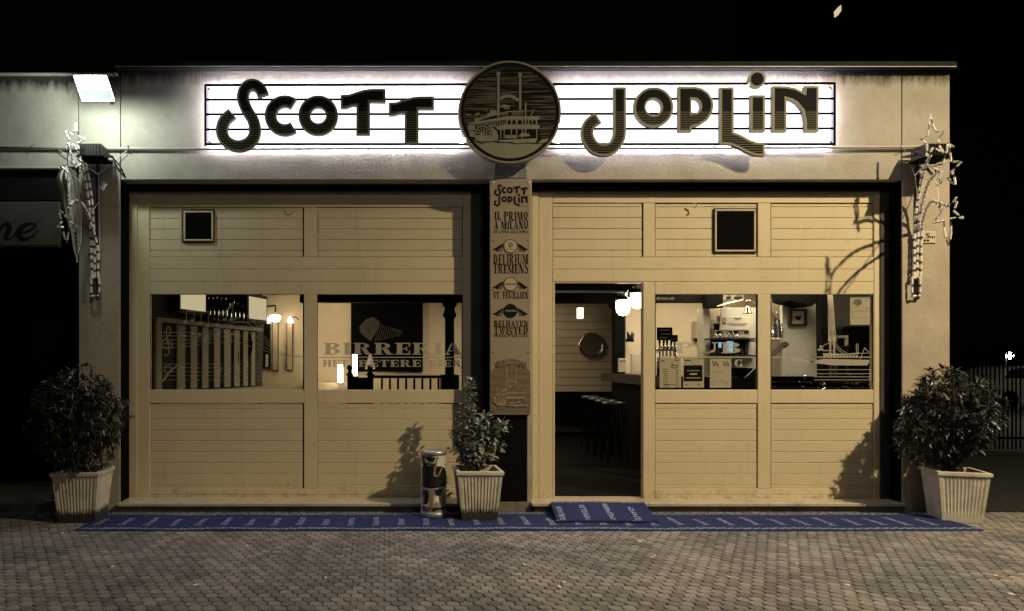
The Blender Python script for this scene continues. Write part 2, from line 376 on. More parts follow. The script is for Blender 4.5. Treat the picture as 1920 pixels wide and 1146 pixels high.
# ---------------- 2D shape tools (pixel or unit coordinates) ----------------
def crom(pts, n=6, closed=False):
    out = []; k = len(pts)
    rng = range(k) if closed else range(k-1)
    for i in rng:
        p0 = pts[(i-1) % k] if closed or i > 0 else pts[0]; p1 = pts[i]; p2 = pts[(i+1) % k]
        p3 = pts[(i+2) % k] if closed or i+2 < k else pts[-1]
        for j in range(n):
            t = j/n
            out.append(tuple(.5*((2*p1[d])+(-p0[d]+p2[d])*t+(2*p0[d]-5*p1[d]+4*p2[d]-p3[d])*t*t+(-p0[d]+3*p1[d]-3*p2[d]+p3[d])*t**3) for d in range(len(p1))))
    if not closed: out.append(tuple(pts[-1]))
    return out
def stroke(pts, wd):
    l, r = [], []
    for i, p in enumerate(pts):
        a = pts[max(i-1, 0)]; b = pts[min(i+1, len(pts)-1)]
        dx, dy = b[0]-a[0], b[1]-a[1]; q = math.hypot(dx, dy) or 1; hw = (wd[i] if isinstance(wd, (list, tuple)) else wd)/2
        l.append((p[0]-dy/q*hw, p[1]+dx/q*hw)); r.append((p[0]+dy/q*hw, p[1]-dx/q*hw))
    return l+r[::-1]
def area(lp): return sum(lp[i][0]*lp[(i+1) % len(lp)][1]-lp[(i+1) % len(lp)][0]*lp[i][1] for i in range(len(lp)))/2
def inset(lp, d):
    "move every edge inwards by d (outwards if d < 0), mitred"
    sg = 1 if area(lp) > 0 else -1; n = len(lp); out = []
    for i in range(n):
        p0, p1, p2 = lp[i-1], lp[i], lp[(i+1) % n]
        def nrm(a, b):
            q = math.hypot(b[0]-a[0], b[1]-a[1]) or 1; return (-(b[1]-a[1])/q*sg, (b[0]-a[0])/q*sg)
        n1, n2 = nrm(p0, p1), nrm(p1, p2); bx, by = n1[0]+n2[0], n1[1]+n2[1]; q = bx*bx+by*by
        k = min(2/q if q > 1e-6 else 1, 1.6)
        out.append((p1[0]+bx*k*d, p1[1]+by*k*d))
    return out
def ringpts(cx, cy, rx, ry=None, n=32, a0=0, a1=360):
    ry = ry or rx; full = abs(a1-a0) >= 360; m_ = n if full else n+1
    return [(cx+rx*math.cos(math.radians(a0+(a1-a0)*i/n)), cy-ry*math.sin(math.radians(a0+(a1-a0)*i/n))) for i in range(m_)]

# ---------------- fat-face lettering ----------------
s_, w_ = .09, .30
def R_(a, b, c, d): return [(a, b), (c, b), (c, d), (a, d)]
def arc(cx, cy, rx, ry, tx, ty, a0, a1, n=9):
    q = []
    for i in range(n):
        t0, t1 = [math.radians(a0+(a1-a0)*(i+j)/n) for j in (0, 1)]
        q.append([(cx+rx*math.cos(t0), cy+ry*math.sin(t0)), (cx+rx*math.cos(t1), cy+ry*math.sin(t1)),
                  (cx+(rx-tx)*math.cos(t1), cy+(ry-ty)*math.sin(t1)), (cx+(rx-tx)*math.cos(t0), cy+(ry-ty)*math.sin(t0))])
    return q
def stem(x, serif=(1, 1), w=w_):
    o = [R_(x, 0, x+w, 1)]
    if serif[0]: o += [R_(x-.09, 0, x, s_), R_(x+w, 0, x+w+.09, s_)]
    if serif[1]: o += [R_(x-.09, 1-s_, x, 1), R_(x+w, 1-s_, x+w+.09, 1)]
    return o
def G(ch):
    if ch == 'I': return .5, stem(.1)
    if ch == 'L': return .85, stem(.1)+[R_(.4, 0, .82, s_), R_(.74, s_, .82, .38)]
    if ch == 'E': return .9, stem(.1)+[R_(.4, 0, .85, s_), R_(.77, s_, .85, .33), R_(.4, 1-s_, .85, 1), R_(.77, .67, .85, 1-s_), R_(.4, .46, .62, .54), R_(.60, .34, .68, .66)]
    if ch == 'F': return .85, stem(.1)+[R_(.4, 1-s_, .85, 1), R_(.77, .67, .85, 1-s_), R_(.4, .46, .62, .54), R_(.60, .34, .68, .66)]
    if ch == 'T': return .95, stem(.32, (1, 0))+[R_(.02, 1-s_, .32, 1), R_(.62, 1-s_, .92, 1), R_(.02, .65, .1, 1-s_), R_(.84, .65, .92, 1-s_)]
    if ch == 'H': return 1.15, stem(.1)+stem(.72)+[R_(.4, .46, .72, .54)]
    if ch == 'N': return 1.15, [R_(.02, 0, .32, s_), R_(.13, s_, .21, 1), [(.02, 1), (.40, 1), (.98, 0), (.66, 0)], R_(.90, .0, .98, 1-s_), R_(.78, 1-s_, 1.1, 1)]
    if ch == 'M': return 1.35, [R_(.02, 0, .32, s_), R_(.12, s_, .2, 1), [(.06, 1), (.42, 1), (.74, 0), (.58, 0)], [(.68, .1), (.76, .1), (1.02, 1), (.92, 1)]]+stem(.94)
    if ch == 'A': return 1.05, [[(.44, 1), (.60, 1), (1.0, 0), (.62, 0)], [(.40, .94), (.50, 1), (.2, 0), (.12, 0)], R_(.02, 0, .34, s_), R_(.54, 0, 1.05, s_*.9), R_(.26, .28, .66, .36)]
    if ch == 'V': return 1.0, [[(.06, 1), (.40, 1), (.62, 0), (.48, 0)], [(.50, 0), (.60, 0), (.92, 1), (.82, 1)], R_(0, 1-s_, .48, 1), R_(.7, 1-s_, 1.0, 1)]
    if ch == 'W': return 1.4, [[(.06, 1), (.36, 1), (.52, 0), (.40, 0)], [(.46, 0), (.54, 0), (.76, 1), (.68, 1)], [(.56, 1), (.86, 1), (1.02, 0), (.90, 0)], [(.96, 0), (1.03, 0), (1.32, 1), (1.24, 1)], R_(0, 1-s_, .4, 1), R_(1.12, 1-s_, 1.4, 1)]
    if ch == 'U': return 1.1, [R_(.12, .3, .42, 1), R_(.02, 1-s_, .52, 1), R_(.84, .3, .92, 1), R_(.74, 1-s_, 1.04, 1)]+arc(.52, .3, .40, .30, .2, .08, 180, 360)+[[(.12, .3), (.42, .3), (.42, .1), (.22, .08)]]
    if ch == 'P': return .98, stem(.1)+arc(.42, .74, .50, .26, .26, .08, -90, 90)
    if ch == 'B': return 1.0, stem(.1)+arc(.42, .76, .46, .24, .26, .07, -90, 90)+arc(.42, .27, .52, .27, .28, .07, -90, 90)
    if ch == 'R': return 1.1, stem(.1)+arc(.42, .75, .48, .25, .26, .07, -90, 90)+[[(.46, .5), (.74, .5), (.96, .06), (.70, 0)], R_(.78, 0, 1.08, .08)]
    if ch == 'D': return 1.05, stem(.1)+arc(.38, .5, .60, .5, .30, .09, -90, 90, 12)
    if ch == 'O': return 1.0, arc(.5, .5, .46, .5, .29, .09, 0, 360, 20)
    if ch == 'C': return .95, arc(.52, .5, .46, .5, .29, .09, 55, 305, 14)+[R_(.78, .64, .86, 1)]
    if ch == 'G': return 1.05, arc(.52, .5, .46, .5, .29, .09, 55, 315, 14)+[R_(.78, .64, .86, 1), R_(.68, .0, .92, .42)]
    if ch == 'S': return .85, arc(.42, .72, .36, .28, .20, .12, 40, 250, 9)+arc(.42, .28, .36, .28, .20, .12, -140, 70, 9)+[[(.16, .66), (.34, .70), (.70, .34), (.48, .28)], R_(.68, .72, .76, 1), R_(.06, 0, .14, .28)]
    if ch == '.': return .4, [R_(.1, 0, .32, .2)]
    if ch == ' ': return .45, []
    return .6, stem(.1)
def text(mb, st, x0, x1, y0, y1, Y, warp=None, step=.0004):
    "st between world x0..x1, base z y0 to cap z y1 at depth Y; warp(u, v) -> (u, v) in the unit box"
    gl = [G(c) for c in st]; tot = sum(g[0] for g in gl)+.08*(len(gl)-1); x = 0
    for wd, polys in gl:
        for k, pl in enumerate(polys):
            pts = []
            for i in range(len(pl)):
                a, b = pl[i], pl[(i+1) % len(pl)]
                for t in ((0, .5) if warp else (0,)): pts.append((a[0]+(b[0]-a[0])*t, a[1]+(b[1]-a[1])*t))
            q = []
            for (u, v) in pts:
                uu = (x+u)/tot; vv = v
                if warp: uu, vv = warp(uu, vv)
                q.append((x0+(x1-x0)*uu, y0+(y1-y0)*vv))
            mb.plate([q], Y-step*(k % 7))
        x += wd+.08
    return mb
def line_mesh(st, a, b, top, bot, Y, m, parent, warp=None, name='lettering'):
    return build(name, text(MB(), st, PX(a, Y), PX(b, Y), PZ(bot, Y), PZ(top, Y), Y, warp), m, parent, fix=False)

# ================= SETTING =================
E1, E2 = .26, .19          # how far the left and right shopfronts sit back
XL, XR = PX(228), PX(1690)
mb = MB().box(-60, 60, -40, 60, -.10, -.028); struct('ground', mb, 'joint')
# pavement of small rounded hexagonal pavers
def paver_prof(w=.0835, inn=.0, z=0.0):
    pts = []
    for k in range(6):
        a = math.radians(30+60*k); a2 = math.radians(30+60*(k+1)); r = (w/2)/math.cos(math.radians(30))-inn
        p, q = (r*math.cos(a), r*math.sin(a)), (r*math.cos(a2), r*math.sin(a2))
        pts += [(p[0]+(q[0]-p[0])*.22, p[1]+(q[1]-p[1])*.22, z), (p[0]+(q[0]-p[0])*.78, p[1]+(q[1]-p[1])*.78, z)]
    return pts
PIT = .0868; ROW = PIT*.866
def paver_geo(cx, cy, dz, tx, ty, sc, skip_side=False):
    lo = paver_prof(.0835*sc, 0, -.028); mi = paver_prof(.0835*sc, 0.0005, -.008); hi = paver_prof(.0835*sc, .0050, 0)
    f = lambda p: (cx+p[0], cy+p[1], p[2]+(dz+tx*p[0]+ty*p[1] if p[2] > -.02 else 0))
    vs = [f(p) for p in lo+mi+hi]; fs = [tuple(range(24, 36))]
    for k in range(12):
        j = (k+1) % 12
        fs += [(12+k, 12+j, 24+j, 24+k)]
        if not skip_side: fs += [(k, j, 12+j, 12+k)]
    return vs, fs
pav = tag(thing('pavement', None, None), kind='structure')
cells = []
for r in range(0, 66):
    y = -4.35+r*ROW
    if y > -.02: break
    for c in range(-52, 100):
        x = c*PIT+(PIT/2 if r % 2 else 0)
        d = D+y; px = VX+F*x/d; py = HY+F*CH/d
        if x > 8.5 or x < -4.5: continue
        cells.append((x, y, -10 < px < 1930 and py < 1150))
seen = sorted([c for c in cells if c[2]], key=lambda c: c[1])[:296]
seen_s = set((c[0], c[1]) for c in seen)
protos = []
for k in range(4):
    rnd = random.Random(k); g = MB(); g.add(*paver_geo(0, 0, 0, rnd.uniform(-.02, .02), rnd.uniform(-.02, .02), rnd.uniform(.985, 1.01)))
    me = bpy.data.meshes.new('paver'); me.from_pydata(g.v, [], g.f); me.materials.append(M['paver']); protos.append(me)
for i, (x, y, _) in enumerate(seen):
    o = bpy.data.objects.new('paver', protos[i % 4]); C.objects.link(o); o.parent = pav
    o.location = (x+random.uniform(-.001, .001), y+random.uniform(-.001, .001), random.uniform(-.0025, .0015))
    o.rotation_euler = (0, 0, math.radians(60*random.randrange(6)+random.uniform(-1.5, 1.5)))
mb = MB()
for (x, y, _) in cells:
    if (x, y) in seen_s: continue
    mb.add(*paver_geo(x, y, random.uniform(-.0025, .0015), random.uniform(-.02, .02), random.uniform(-.02, .02), random.uniform(.98, 1.01), True))
tag(build('pavers', mb, 'paver', pav, fix=False), kind='stuff')
# asphalt further away on the right and behind
struct('side_road', MB().box(PX(1795), 40, .05, 45, -.027, -.004), mat('asphalt', (.012, .011, .010), .75, var=.4, vscale=5, bump=.4, bscale=90))
kb = struct('kerb', MB().box(5.95, 6.10, -.05, 12, -.02, .09), mat('kerb_stone', (.03, .028, .024), .8, var=.3, vscale=8))

# ---- the pub building ----
pub = thing('pub_building', 'long single storey pub building with dirty beige stucco fascia and pillars', 'building', (PX(1000), 0, 0))
ZO = PZ(337)               # head of the shopfront openings
TH = .30
x226, x1691, x1781, x147 = PX(226), PX(1691), PX(1781), PX(147)
g = .004
boxo('fascia', x226+g, x1691-g, 0, TH, ZO, ZTOP, 'stucco', pub)
boxo('fascia', x1691+g, x1781, 0, TH, ZO, ZTOP, 'stucco', pub)
boxo('pillar', x1691+g, x1781, .0, TH, -.01, ZO, 'stucco_low', pub)
boxo('pillar', x147+g, x226-g, 0, TH, -.01, ZO-.0, 'stucco_low', pub)
boxo('fascia', x147+g, x226-g, 0, TH, ZO, PZ(143), 'stucco_left', pub)
boxo('fascia', PX(-420), x147-g, 0, TH, PZ(313), PZ(143), 'stucco_left', pub)
for xx in (x226, x1691, x147): boxo('joint', xx-g, xx+g, .012, TH-.01, -.01, ZO+.9, 'black', pub, False)
boxo('column', PX(921), PX(988), .0, .34, PZ(950), ZO, 'dark_room', pub)
boxo('column_edge', PX(988)+.001, PX(997), -.004, .34, PZ(945), ZO, 'stucco_low', pub)
# coping
mb = MB().box(x226-.03, PX(1793, -.06), -.07, TH+.1, ZTOP+.001, ZTOP+.055)
build('coping', mb, 'coping', pub); boxo('coping_lip', x226-.03, PX(1793, -.08), -.085, -.0705, ZTOP+.012, ZTOP+.062, 'coping', pub)
boxo('coping_drip_edge', x226-.03, PX(1793, -.08), -.0865, -.0855, ZTOP+.004, ZTOP+.0115, 'pipe', pub, False)  # pale strip painted in as the highlight below the coping
boxo('coping', PX(-420), x226-.031, -.03, TH+.1, PZ(143)+.001, PZ(143)+.025, 'pipe', pub)
# body of the building behind: flat roof, end walls
q5 = [(PX(-420), TH+.001), (x1781-.01, TH+.001), (8.13, 3.9), (8.13, 7.6), (PX(-420), 7.6)]
mb = MB().add([(x, y, ZTOP-.32) for x, y in q5]+[(x, y, ZTOP-.05) for x, y in q5], [(4, 3, 2, 1, 0), (5, 6, 7, 8, 9)]+[(i, (i+1) % 5, 5+(i+1) % 5, 5+i) for i in range(5)]); build('roof', mb, 'upper', pub)
def slant_wall(nm, pa, pb, th, z0, z1, m, par=None):
    "upright wall from pa to pb, thickness th towards its left-hand side"
    a, b = Vector(pa), Vector(pb); d = (b-a).normalized(); n = Vector((-d.y, d.x))*th
    q = [a, b, b+n, a+n]
    mb = MB().add([(p.x, p.y, z0) for p in q]+[(p.x, p.y, z1) for p in q], [(0, 3, 2, 1), (4, 5, 6, 7), (0, 1, 5, 4), (1, 2, 6, 5), (2, 3, 7, 6), (3, 0, 4, 7)])
    return build(nm, mb, m, par)
slant_wall('end_wall', (x1781-.012, TH+.003), (8.15, 3.9), .12, -.01, ZTOP-.33, 'dark_room', pub)
slant_wall('end_wall', (8.152, 3.905), (8.152, 7.6), .12, -.01, ZTOP-.33, 'dark_room', pub)
for nm_, a_, b_, yy_ in (('l', XL+.004, PX(920), E1), ('r', PX(997)+.002, XR-.004, E2)): boxo('roller_box', a_, b_, yy_-.085, yy_-.031, PZ(357, yy_-.085), ZO+.05, 'black', pub, False)
# seam in the upper wall
up = thing('upper_building', 'dark upper storeys set back behind the flat roof of the pub', 'building', (2, 8, 0))
boxo('wall', -9, 3.6, 7.7, 8.2, 0, 13, 'upper', up, False)
boxo('wall', 3.62, 7.6, 7.75, 8.2, 0, 13, mat('upper_wall_panel', (.030, .028, .02), .9, var=.3, vscale=1.5), up, False)
for px in (545, 1030, 1050): boxo('drainpipe', PX(px, 7.6)-.03, PX(px, 7.6)+.03, 7.6, 7.69, 4, 13, 'steel', up, False)
wl = thing('wall_lantern', 'small lit lantern tilted on the dark upper wall above the roof', 'lantern', tuple(P(1575, 18, 6.5)))
mb = MB(); mb.plate([[tuple(P(*q, 6.5).xz) for q in ((1571, 17), (1577.5, 9), (1577.5, 20), (1572, 28))]], 6.5, 6.62); build('glass', mb, 'lit_window', wl)  # glowing slit for the glimpse of a lit window
build('stay', MB().tube([P(1574, 26, 6.5), P(1572, 32, 6.6), P(1560, 38, 7.7)], .02), 'steel', wl)
# sill slabs and stone base under the shopfronts
for nm, a, b, cuts in (('left', 220, 868, (410, 500, 667, 780)), ('right', 997, 1697, (1215, 1440))):
    sl = thing('door_sill', 'pale marble sill under the '+('left' if nm == 'left' else 'right')+' shopfront, '+('beside the litter bin' if nm == 'left' else 'below the open doorway'), 'sill', (PX(a), 0, 0))
    ed = [a]+list(cuts)+[b]
    for i in range(len(ed)-1):
        boxo('slab', PX(ed[i], -.06)+.0015, PX(ed[i+1], -.06)-.0015, -.075, .45, .066, .098, 'marble', sl)
    boxo('plinth', PX(a)+.02, PX(b)-.02, -.03, .4, -.02, .062, 'base', sl)
boxo('plinth', PX(868)+.01, PX(997)-.006, -.02, .0-.0015, -.02, .10, 'base', pub)

# neighbouring shop on the left
nb = thing('neighbour_shop_front', 'dark closed shop entrance on the far left with script lettering board', 'shop front', (-4.2, .3, 0))
boxo('recess_back', PX(-420), x147, 1.4, 1.45, -.01, PZ(313), 'dark_room', nb, False)
boxo('recess_side', x147-.012, x147-.002, TH+.002, 1.4, -.01, PZ(313), 'dark_room', nb, False)
boxo('upper_panel', PX(-420), PX(112), .06, .10, PZ(376, .06), PZ(316, .06), mat('dark_glossy_panel', (.012, .012, .011), .12, var=.2), nb)
boxo('trim', PX(-420), PX(112), -.02, .05, PZ(316, -.02), PZ(312, -.02), 'pipe', nb)
boxo('sign_board', PX(-420), PX(112), .0, .04, PZ(463), PZ(378), mat('neighbour_board', (.075, .066, .052), .6, var=.1), nb)
boxo('step', PX(-420), PX(112), -.0, 1.4, -.02, .07, 'base', nb, False)
mb = MB()
for pts, ws in (([(-30, 418), (-12, 448), (-4, 440), (4, 424), (12, 420), (18, 424), (14, 438), (10, 446), (16, 449), (26, 442), (36, 430)], [3, 3, 4, 6, 8, 10, 10, 8, 5, 3, 2]),
                ([(30, 440), (44, 437), (60, 430), (67, 423), (62, 420), (50, 421), (38, 430), (34, 440), (40, 448), (52, 448), (64, 441), (71, 432)], [2, 3, 4, 5, 4, 7, 11, 12, 9, 5, 3, 2])):
    cp = crom([(p[0], p[1], w) for p, w in zip(pts, ws)], 5)
    for i in range(len(cp)-1):
        lp = stroke([cp[i][:2], cp[i+1][:2]], [cp[i][2], cp[i+1][2]]); mb.plate([[tuple(P(x, y, -.001-.0003*(i % 9)).xz) for x, y in lp]], -.002-.0003*(i % 9))
mb.plate([[tuple(P(x, y, -.002).xz) for x, y in ((-400, 459), (108, 459), (108, 460.5), (-400, 460.5))]], -.002)
build('lettering', mb, 'print', nb, fix=False)

# ================= SHOPFRONTS =================
def planks(par, a, b, ys, Y, hole=None):
    for i in range(len(ys)-1):
        segs = [(a, b)]
        if hole and ys[i] < hole[3] and ys[i+1] > hole[1]:
            segs = [(a, hole[0])]+([(hole[2], b)] if hole[2] < b-3 else [])
            if ys[i+1] > hole[3]+2: boxo('plank', PX(hole[0]+.3, Y), PX(hole[2]-.3, Y), Y, Y+.02, PZ(ys[i+1], Y)+.0014, PZ(hole[3], Y), 'paintplank', par)
            if ys[i] < hole[1]-2: boxo('plank', PX(hole[0]+.3, Y), PX(hole[2]-.3, Y), Y, Y+.02, PZ(hole[1], Y), PZ(ys[i], Y)-.0014, 'paintplank', par)
        for (p, q) in segs:
            if q-p < 3: continue
            boxo('plank', PX(p, Y), PX(q, Y), Y+random.uniform(-.0008, .0008), Y+.02, PZ(ys[i+1], Y)+.0014, PZ(ys[i], Y)-.0014, 'paintplank', par)
def member(nm, par, a, t, b, bt, Y, proud=.012, m='paint'): return pxbox(nm, a, t, b, bt, Y-proud, Y+.03, m, par)
def vent(par, a, t, b, bt, Y):
    v = pxbox('vent', a, t, b, bt, Y-.022, Y+.02, 'frame_dark', par)  # dark base draws the shadow line round the vent frame
    wdt = 4; a, t, b, bt = a+1.5, t+1.2, b-1.2, bt-1.8
    # raised frame and black opening
    WO[v.name] = wof(par)
    for (p, q, r, s) in ((a, t, b, t+wdt), (a, bt-wdt, b, bt), (a, t+wdt, a+wdt, bt-wdt), (b-wdt, t+wdt, b, bt-wdt)):
        pxbox('frame', p+.4, q+.4, r-.4, s-.4, Y-.034, Y-.0225, 'paint', v)
    pxbox('opening', a+wdt, t+wdt, b-wdt, bt-wdt, Y-.026, Y-.0225, 'black', v)
    return v
def window(par, a, t, b, bt, Y):
    wn = pxbox('window', a-.5, t-3, b+.5, t, Y-.004, Y+.03, 'black', par)   # dark head gasket
    WO[wn.name] = wof(par)
    pxbox('pane', a, t, b, bt, Y+.012, Y+.016, 'glass', wn, False)
    pxbox('gasket', b-1.6, t, b+.4, bt, Y-.002, Y+.011, 'black', wn, False)
    pxbox('gasket', a-.4, t, a+1.2, bt, Y-.002, Y+.011, 'steel', wn, False)
    return wn
UP_L = [389, 409.7, 429.7, 449.7, 469.8, 482]; UP_R = [381, 388, 408.5, 429, 449, 469.4, 482]
LOW = [757, 766, 786, 806.5, 827, 847.6, 868, 888, 910, 916]
# --- left ---
lf = thing('timber_shopfront', 'cream panelled shopfront on the left with two windows and gold BIRRERIA lettering', 'shopfront', (PX(560), E1, .1))
Y = E1
pxbox('post', 236, 345, 257, 942, Y-.03, Y+.05, 'paint', lf); pxbox('post', 257.6, 345, 280, 942, Y-.018, Y+.05, 'paint', lf)
pxbox('post', 570, 389, 594, 482, Y-.012, Y+.03, 'paint', lf); pxbox('post', 570, 552, 594, 916, Y-.012, Y+.03, 'paint', lf)
pxbox('post', 868, 345, 883, 942, Y-.012, Y+.03, 'paint', lf); pxbox('post', 883.6, 345, 906, 942, Y-.03, Y+.03, 'frame_dark', lf); pxbox('post', 906.6, 345, 925, 942, Y-.02, Y+.03, 'black', lf)  # grey and black posts carry the column's shadow in their colour
for (t, b) in ((482.4, 504.6), (505, 528), (528.3, 552)): pxbox('rail', 280.4, t, 867.6, b, Y-.0125, Y+.03, 'paint', lf)
pxbox('rail', 280.4, 345, 867.6, 388.5, Y-.012, Y+.03, 'paint', lf)
for (a, b) in ((280.4, 569.6), (594.4, 867.6)):
    pxbox('rail', a, 731, b, 756, Y-.012, Y+.03, 'paint', lf)
pxbox('rail', 280.4, 916.4, 867.6, 928, Y-.0125, Y+.03, 'paint', lf); pxbox('rail', 280.4, 928.4, 867.6, 942, Y-.014, Y+.03, 'paint', lf)
planks(lf, 281, 569.4, UP_L, Y, hole=(341, 393, 402, 455)); planks(lf, 594.6, 867.4, UP_L, Y)
planks(lf, 281, 569.4, LOW, Y); planks(lf, 594.6, 867.4, LOW, Y)
for (a, b) in ((567.6, 569.4), (866, 867.4)):  # thin black strips draw the shadow beside the posts
    pxbox('shadow_gap', a, 388, b, 481, Y-.001, Y+.004, 'black', lf, False); pxbox('shadow_gap', a, 757, b, 915, Y-.001, Y+.004, 'black', lf, False)
vent(lf, 342, 394, 401, 454, Y)
w1 = window(lf, 281, 552, 569.5, 731, Y); w2 = window(lf, 594.5, 552, 867.5, 731, Y)
# --- right ---
rf = thing('timber_shopfront', 'cream panelled shopfront on the right with open doorway, two windows and PUB lettering', 'shopfront', (PX(1340), E2, .1))
Y = E2
pxbox('post', 997.6, 345, 1010, 942, Y-.03, Y+.05, 'paint', rf); pxbox('post', 1010.4, 345, 1036, 942, Y-.014, Y+.05, 'paint', rf)
pxbox('post', 1206, 381, 1228, 482, Y-.012, Y+.03, 'paint', rf); pxbox('post', 1206, 528.6, 1228, 942, Y-.016, Y+.05, 'paint', rf)
pxbox('post', 1421, 381, 1445, 482, Y-.012, Y+.03, 'paint', rf); pxbox('post', 1421, 552, 1445, 916, Y-.012, Y+.03, 'paint', rf)
pxbox('post', 1639, 345, 1650, 942, Y-.018, Y+.05, 'paint', rf); pxbox('post', 1650.6, 345, 1668, 944, Y-.03, Y+.03, 'frame_dark', rf)  # the grey post has the recess shade put into its colour
boxo('reveal', PX(1668.5, Y), XR-.002, Y+.02, Y+.06, .098, ZO, 'black', rf, False)
for (t, b) in ((482.4, 504.6), (505, 528)): pxbox('rail', 1036.4, t, 1638.6, b, Y-.0125, Y+.03, 'paint', rf)
pxbox('rail', 1228.4, 528.4, 1638.6, 552, Y-.0125, Y+.03, 'paint', rf)
pxbox('rail', 1036.4, 345, 1638.6, 380.6, Y-.012, Y+.03, 'paint', rf)
for (a, b) in ((1228.4, 1420.6), (1445.4, 1638.6)): pxbox('rail', a, 731, b, 756, Y-.012, Y+.03, 'paint', rf)
pxbox('rail', 1228.4, 916.4, 1638.6, 928, Y-.0125, Y+.03, 'paint', rf); pxbox('rail', 1228.4, 928.4, 1638.6, 943, Y-.014, Y+.03, 'paint', rf)
planks(rf, 1036.6, 1205.4, UP_R, Y); planks(rf, 1228.6, 1420.4, UP_R, Y, hole=(1339, 391, 1420.4, 474)); planks(rf, 1445.6, 1638.4, UP_R, Y)
planks(rf, 1228.6, 1420.4, LOW, Y); planks(rf, 1445.6, 1638.4, LOW, Y)
for (a, b) in ((1203.6, 1205.4), (1418.6, 1420.4), (1636.6, 1638.4)):  # drawn shadow on the planks left of the posts
    pxbox('shadow_gap', a, 381, b, 481, Y-.002, Y+.004, 'black', rf, False)
    if a > 1300: pxbox('shadow_gap', a, 757, b, 915, Y-.002, Y+.004, 'black', rf, False)
for (a, b) in ((1228.6, 1420.4), (1445.6, 1638.4)): pxbox('shadow_gap', a, 380.7, b, 382.4, Y-.003, Y+.004, 'black', rf, False)  # black strip draws the shadow under the top rail
vent(rf, 1339, 391, 1419, 474, Y)
w3 = window(rf, 1228.5, 552, 1420.5, 731, Y); w4 = window(rf, 1445.5, 552, 1638.5, 731, Y)
boxo('door_jamb', PX(1036, Y)-.001, PX(1040, Y), Y-.01, Y+.12, .098, PZ(528.4, Y), 'paint', rf)
pxbox('door_head', 1040.4, 528.6, 1205.6, 531, Y-.01, Y+.05, 'paint', rf)
pxbox('door_closer', 1040.5, 544.5, 1170, 548.5, Y+.10, Y+.13, 'alu', rf)
bolt = MB().tube([P(1287.5, 945, Y-.03), P(1287.5, 935, Y-.03)], .010, 8); build('door_bolt', bolt, 'black', rf)
for q in ((1303, 383), (1349, 345)): build('hook', MB().tube([P(q[0]-6, q[1]-3, Y-.06), P(q[0]+2, q[1]-1, Y-.07), P(q[0]+4, q[1]+5, Y-.07), P(q[0], q[1]+7, Y-.07)], .008), 'pipe', rf)
mb = MB().tube(crom([P(533, 395, E1-.05), P(536, 402, E1-.06), P(545, 402, E1-.06), P(550, 396, E1-.05)], 4), .004); build('cable_loop', mb, 'black', lf)
for px, par_, Yp_ in ((252, lf, E1-.03), (1006, rf, E2-.03), (1660, rf, E2-.03)):
    for py in (470, 565, 730, 902): build('screw', MB().lathe((PX(px, Yp_), Yp_-.003, PZ(py, Yp_)), [(.005, .004), (.003, 0)], 7, 'y'), 'steel', par_)
# etched film on the panes
YG1, YG2 = E1+.0105, E2+.0105
line_mesh('BIRRERIA', 607, 867, 643, 665, YG1, 'etch', w2)
for wd_, a_, b_ in (('HET', 605, 652), ('BETERE', 672, 790), ('BIER', 803, 866)): line_mesh(wd_, a_, b_, 675, 688, YG1, 'etch', w2)
pxbox('etched_line', 595, 669.3, 866, 671, YG1-.0008, YG1, 'etch', w2, False)
line_mesh('PUB', 1264, 1391, 642, 662.5, YG2, 'etch', w3)
pxbox('etched_line', 1230, 668.7, 1419, 671, YG2-.0008, YG2, 'etch', w3, False)
line_mesh('G', 1376, 1394, 674, 688, YG2, 'etch', w3)
pxbox('etched_line', 1447, 668.7, 1636, 671, YG2-.0008, YG2, 'etch_faint', w4, False)
# musical stave etched on the first pane
mb = MB()
def pstroke(mb, pts, wd, Yb, n=5, k0=0):
    cp = crom(pts, n); lp = stroke(cp, wd)
    m_ = len(cp)
    for i in range(m_-1):
        q = [lp[i], lp[i+1], lp[-2-i], lp[-1-i]]
        mb.plate([[tuple(P(x, y, Yb).xz) for x, y in q]], Yb-.0002*(k0 % 20))
sc = lambda x, y: (270+x/5.73, 540+y/5.73)
stave = [[(160, 480), (420, 478), (640, 482), (800, 430), (960, 345), (1080, 295), (1170, 350), (1260, 480), (1400, 620), (1540, 715), (1705, 737)],
         [(160, 515), (420, 515), (620, 520), (800, 460), (960, 380), (1060, 360), (1150, 400), (1260, 520), (1400, 650), (1540, 722), (1705, 738)],
         [(160, 557), (420, 557), (620, 545), (800, 490), (900, 440), (1020, 432), (1150, 490), (1260, 560), (1400, 670), (1540, 728), (1705, 739)],
         [(160, 602), (420, 598), (620, 570), (800, 530), (930, 505), (1030, 512), (1150, 565), (1260, 615), (1400, 690), (1540, 732), (1705, 739)],
         [(160, 640), (420, 636), (640, 600), (800, 585), (950, 575), (1050, 590), (1150, 630), (1260, 665), (1400, 705), (1540, 735), (1705, 740)]]
for i, st in enumerate(stave): pstroke(mb, [sc(*p) for p in st], 1.1, YG1, 6, i)
for i, y in enumerate((815, 858, 900, 942, 988)): pstroke(mb, [sc(160, y), sc(600, y), sc(1265, y+4)], .9, YG1, 3, i+5)
build('etched_stave', mb, 'etch_faint', w1, fix=False); mb = MB()
notes = [(440, 370), (520, 350), (600, 385), (675, 410), (785, 392), (865, 340), (935, 335), (440, 515), (525, 490), (600, 500), (685, 530), (800, 500), (875, 465), (952, 495)]
for i, (x, y) in enumerate(notes):
    cx, cy = sc(x, y); lp = ringpts(cx, cy, 3.3, 2.5, 12); build('etched_note', MB().plate([[tuple(P(a, b, YG1).xz) for a, b in lp]], YG1-.003), 'etch_faint', w1, fix=False)
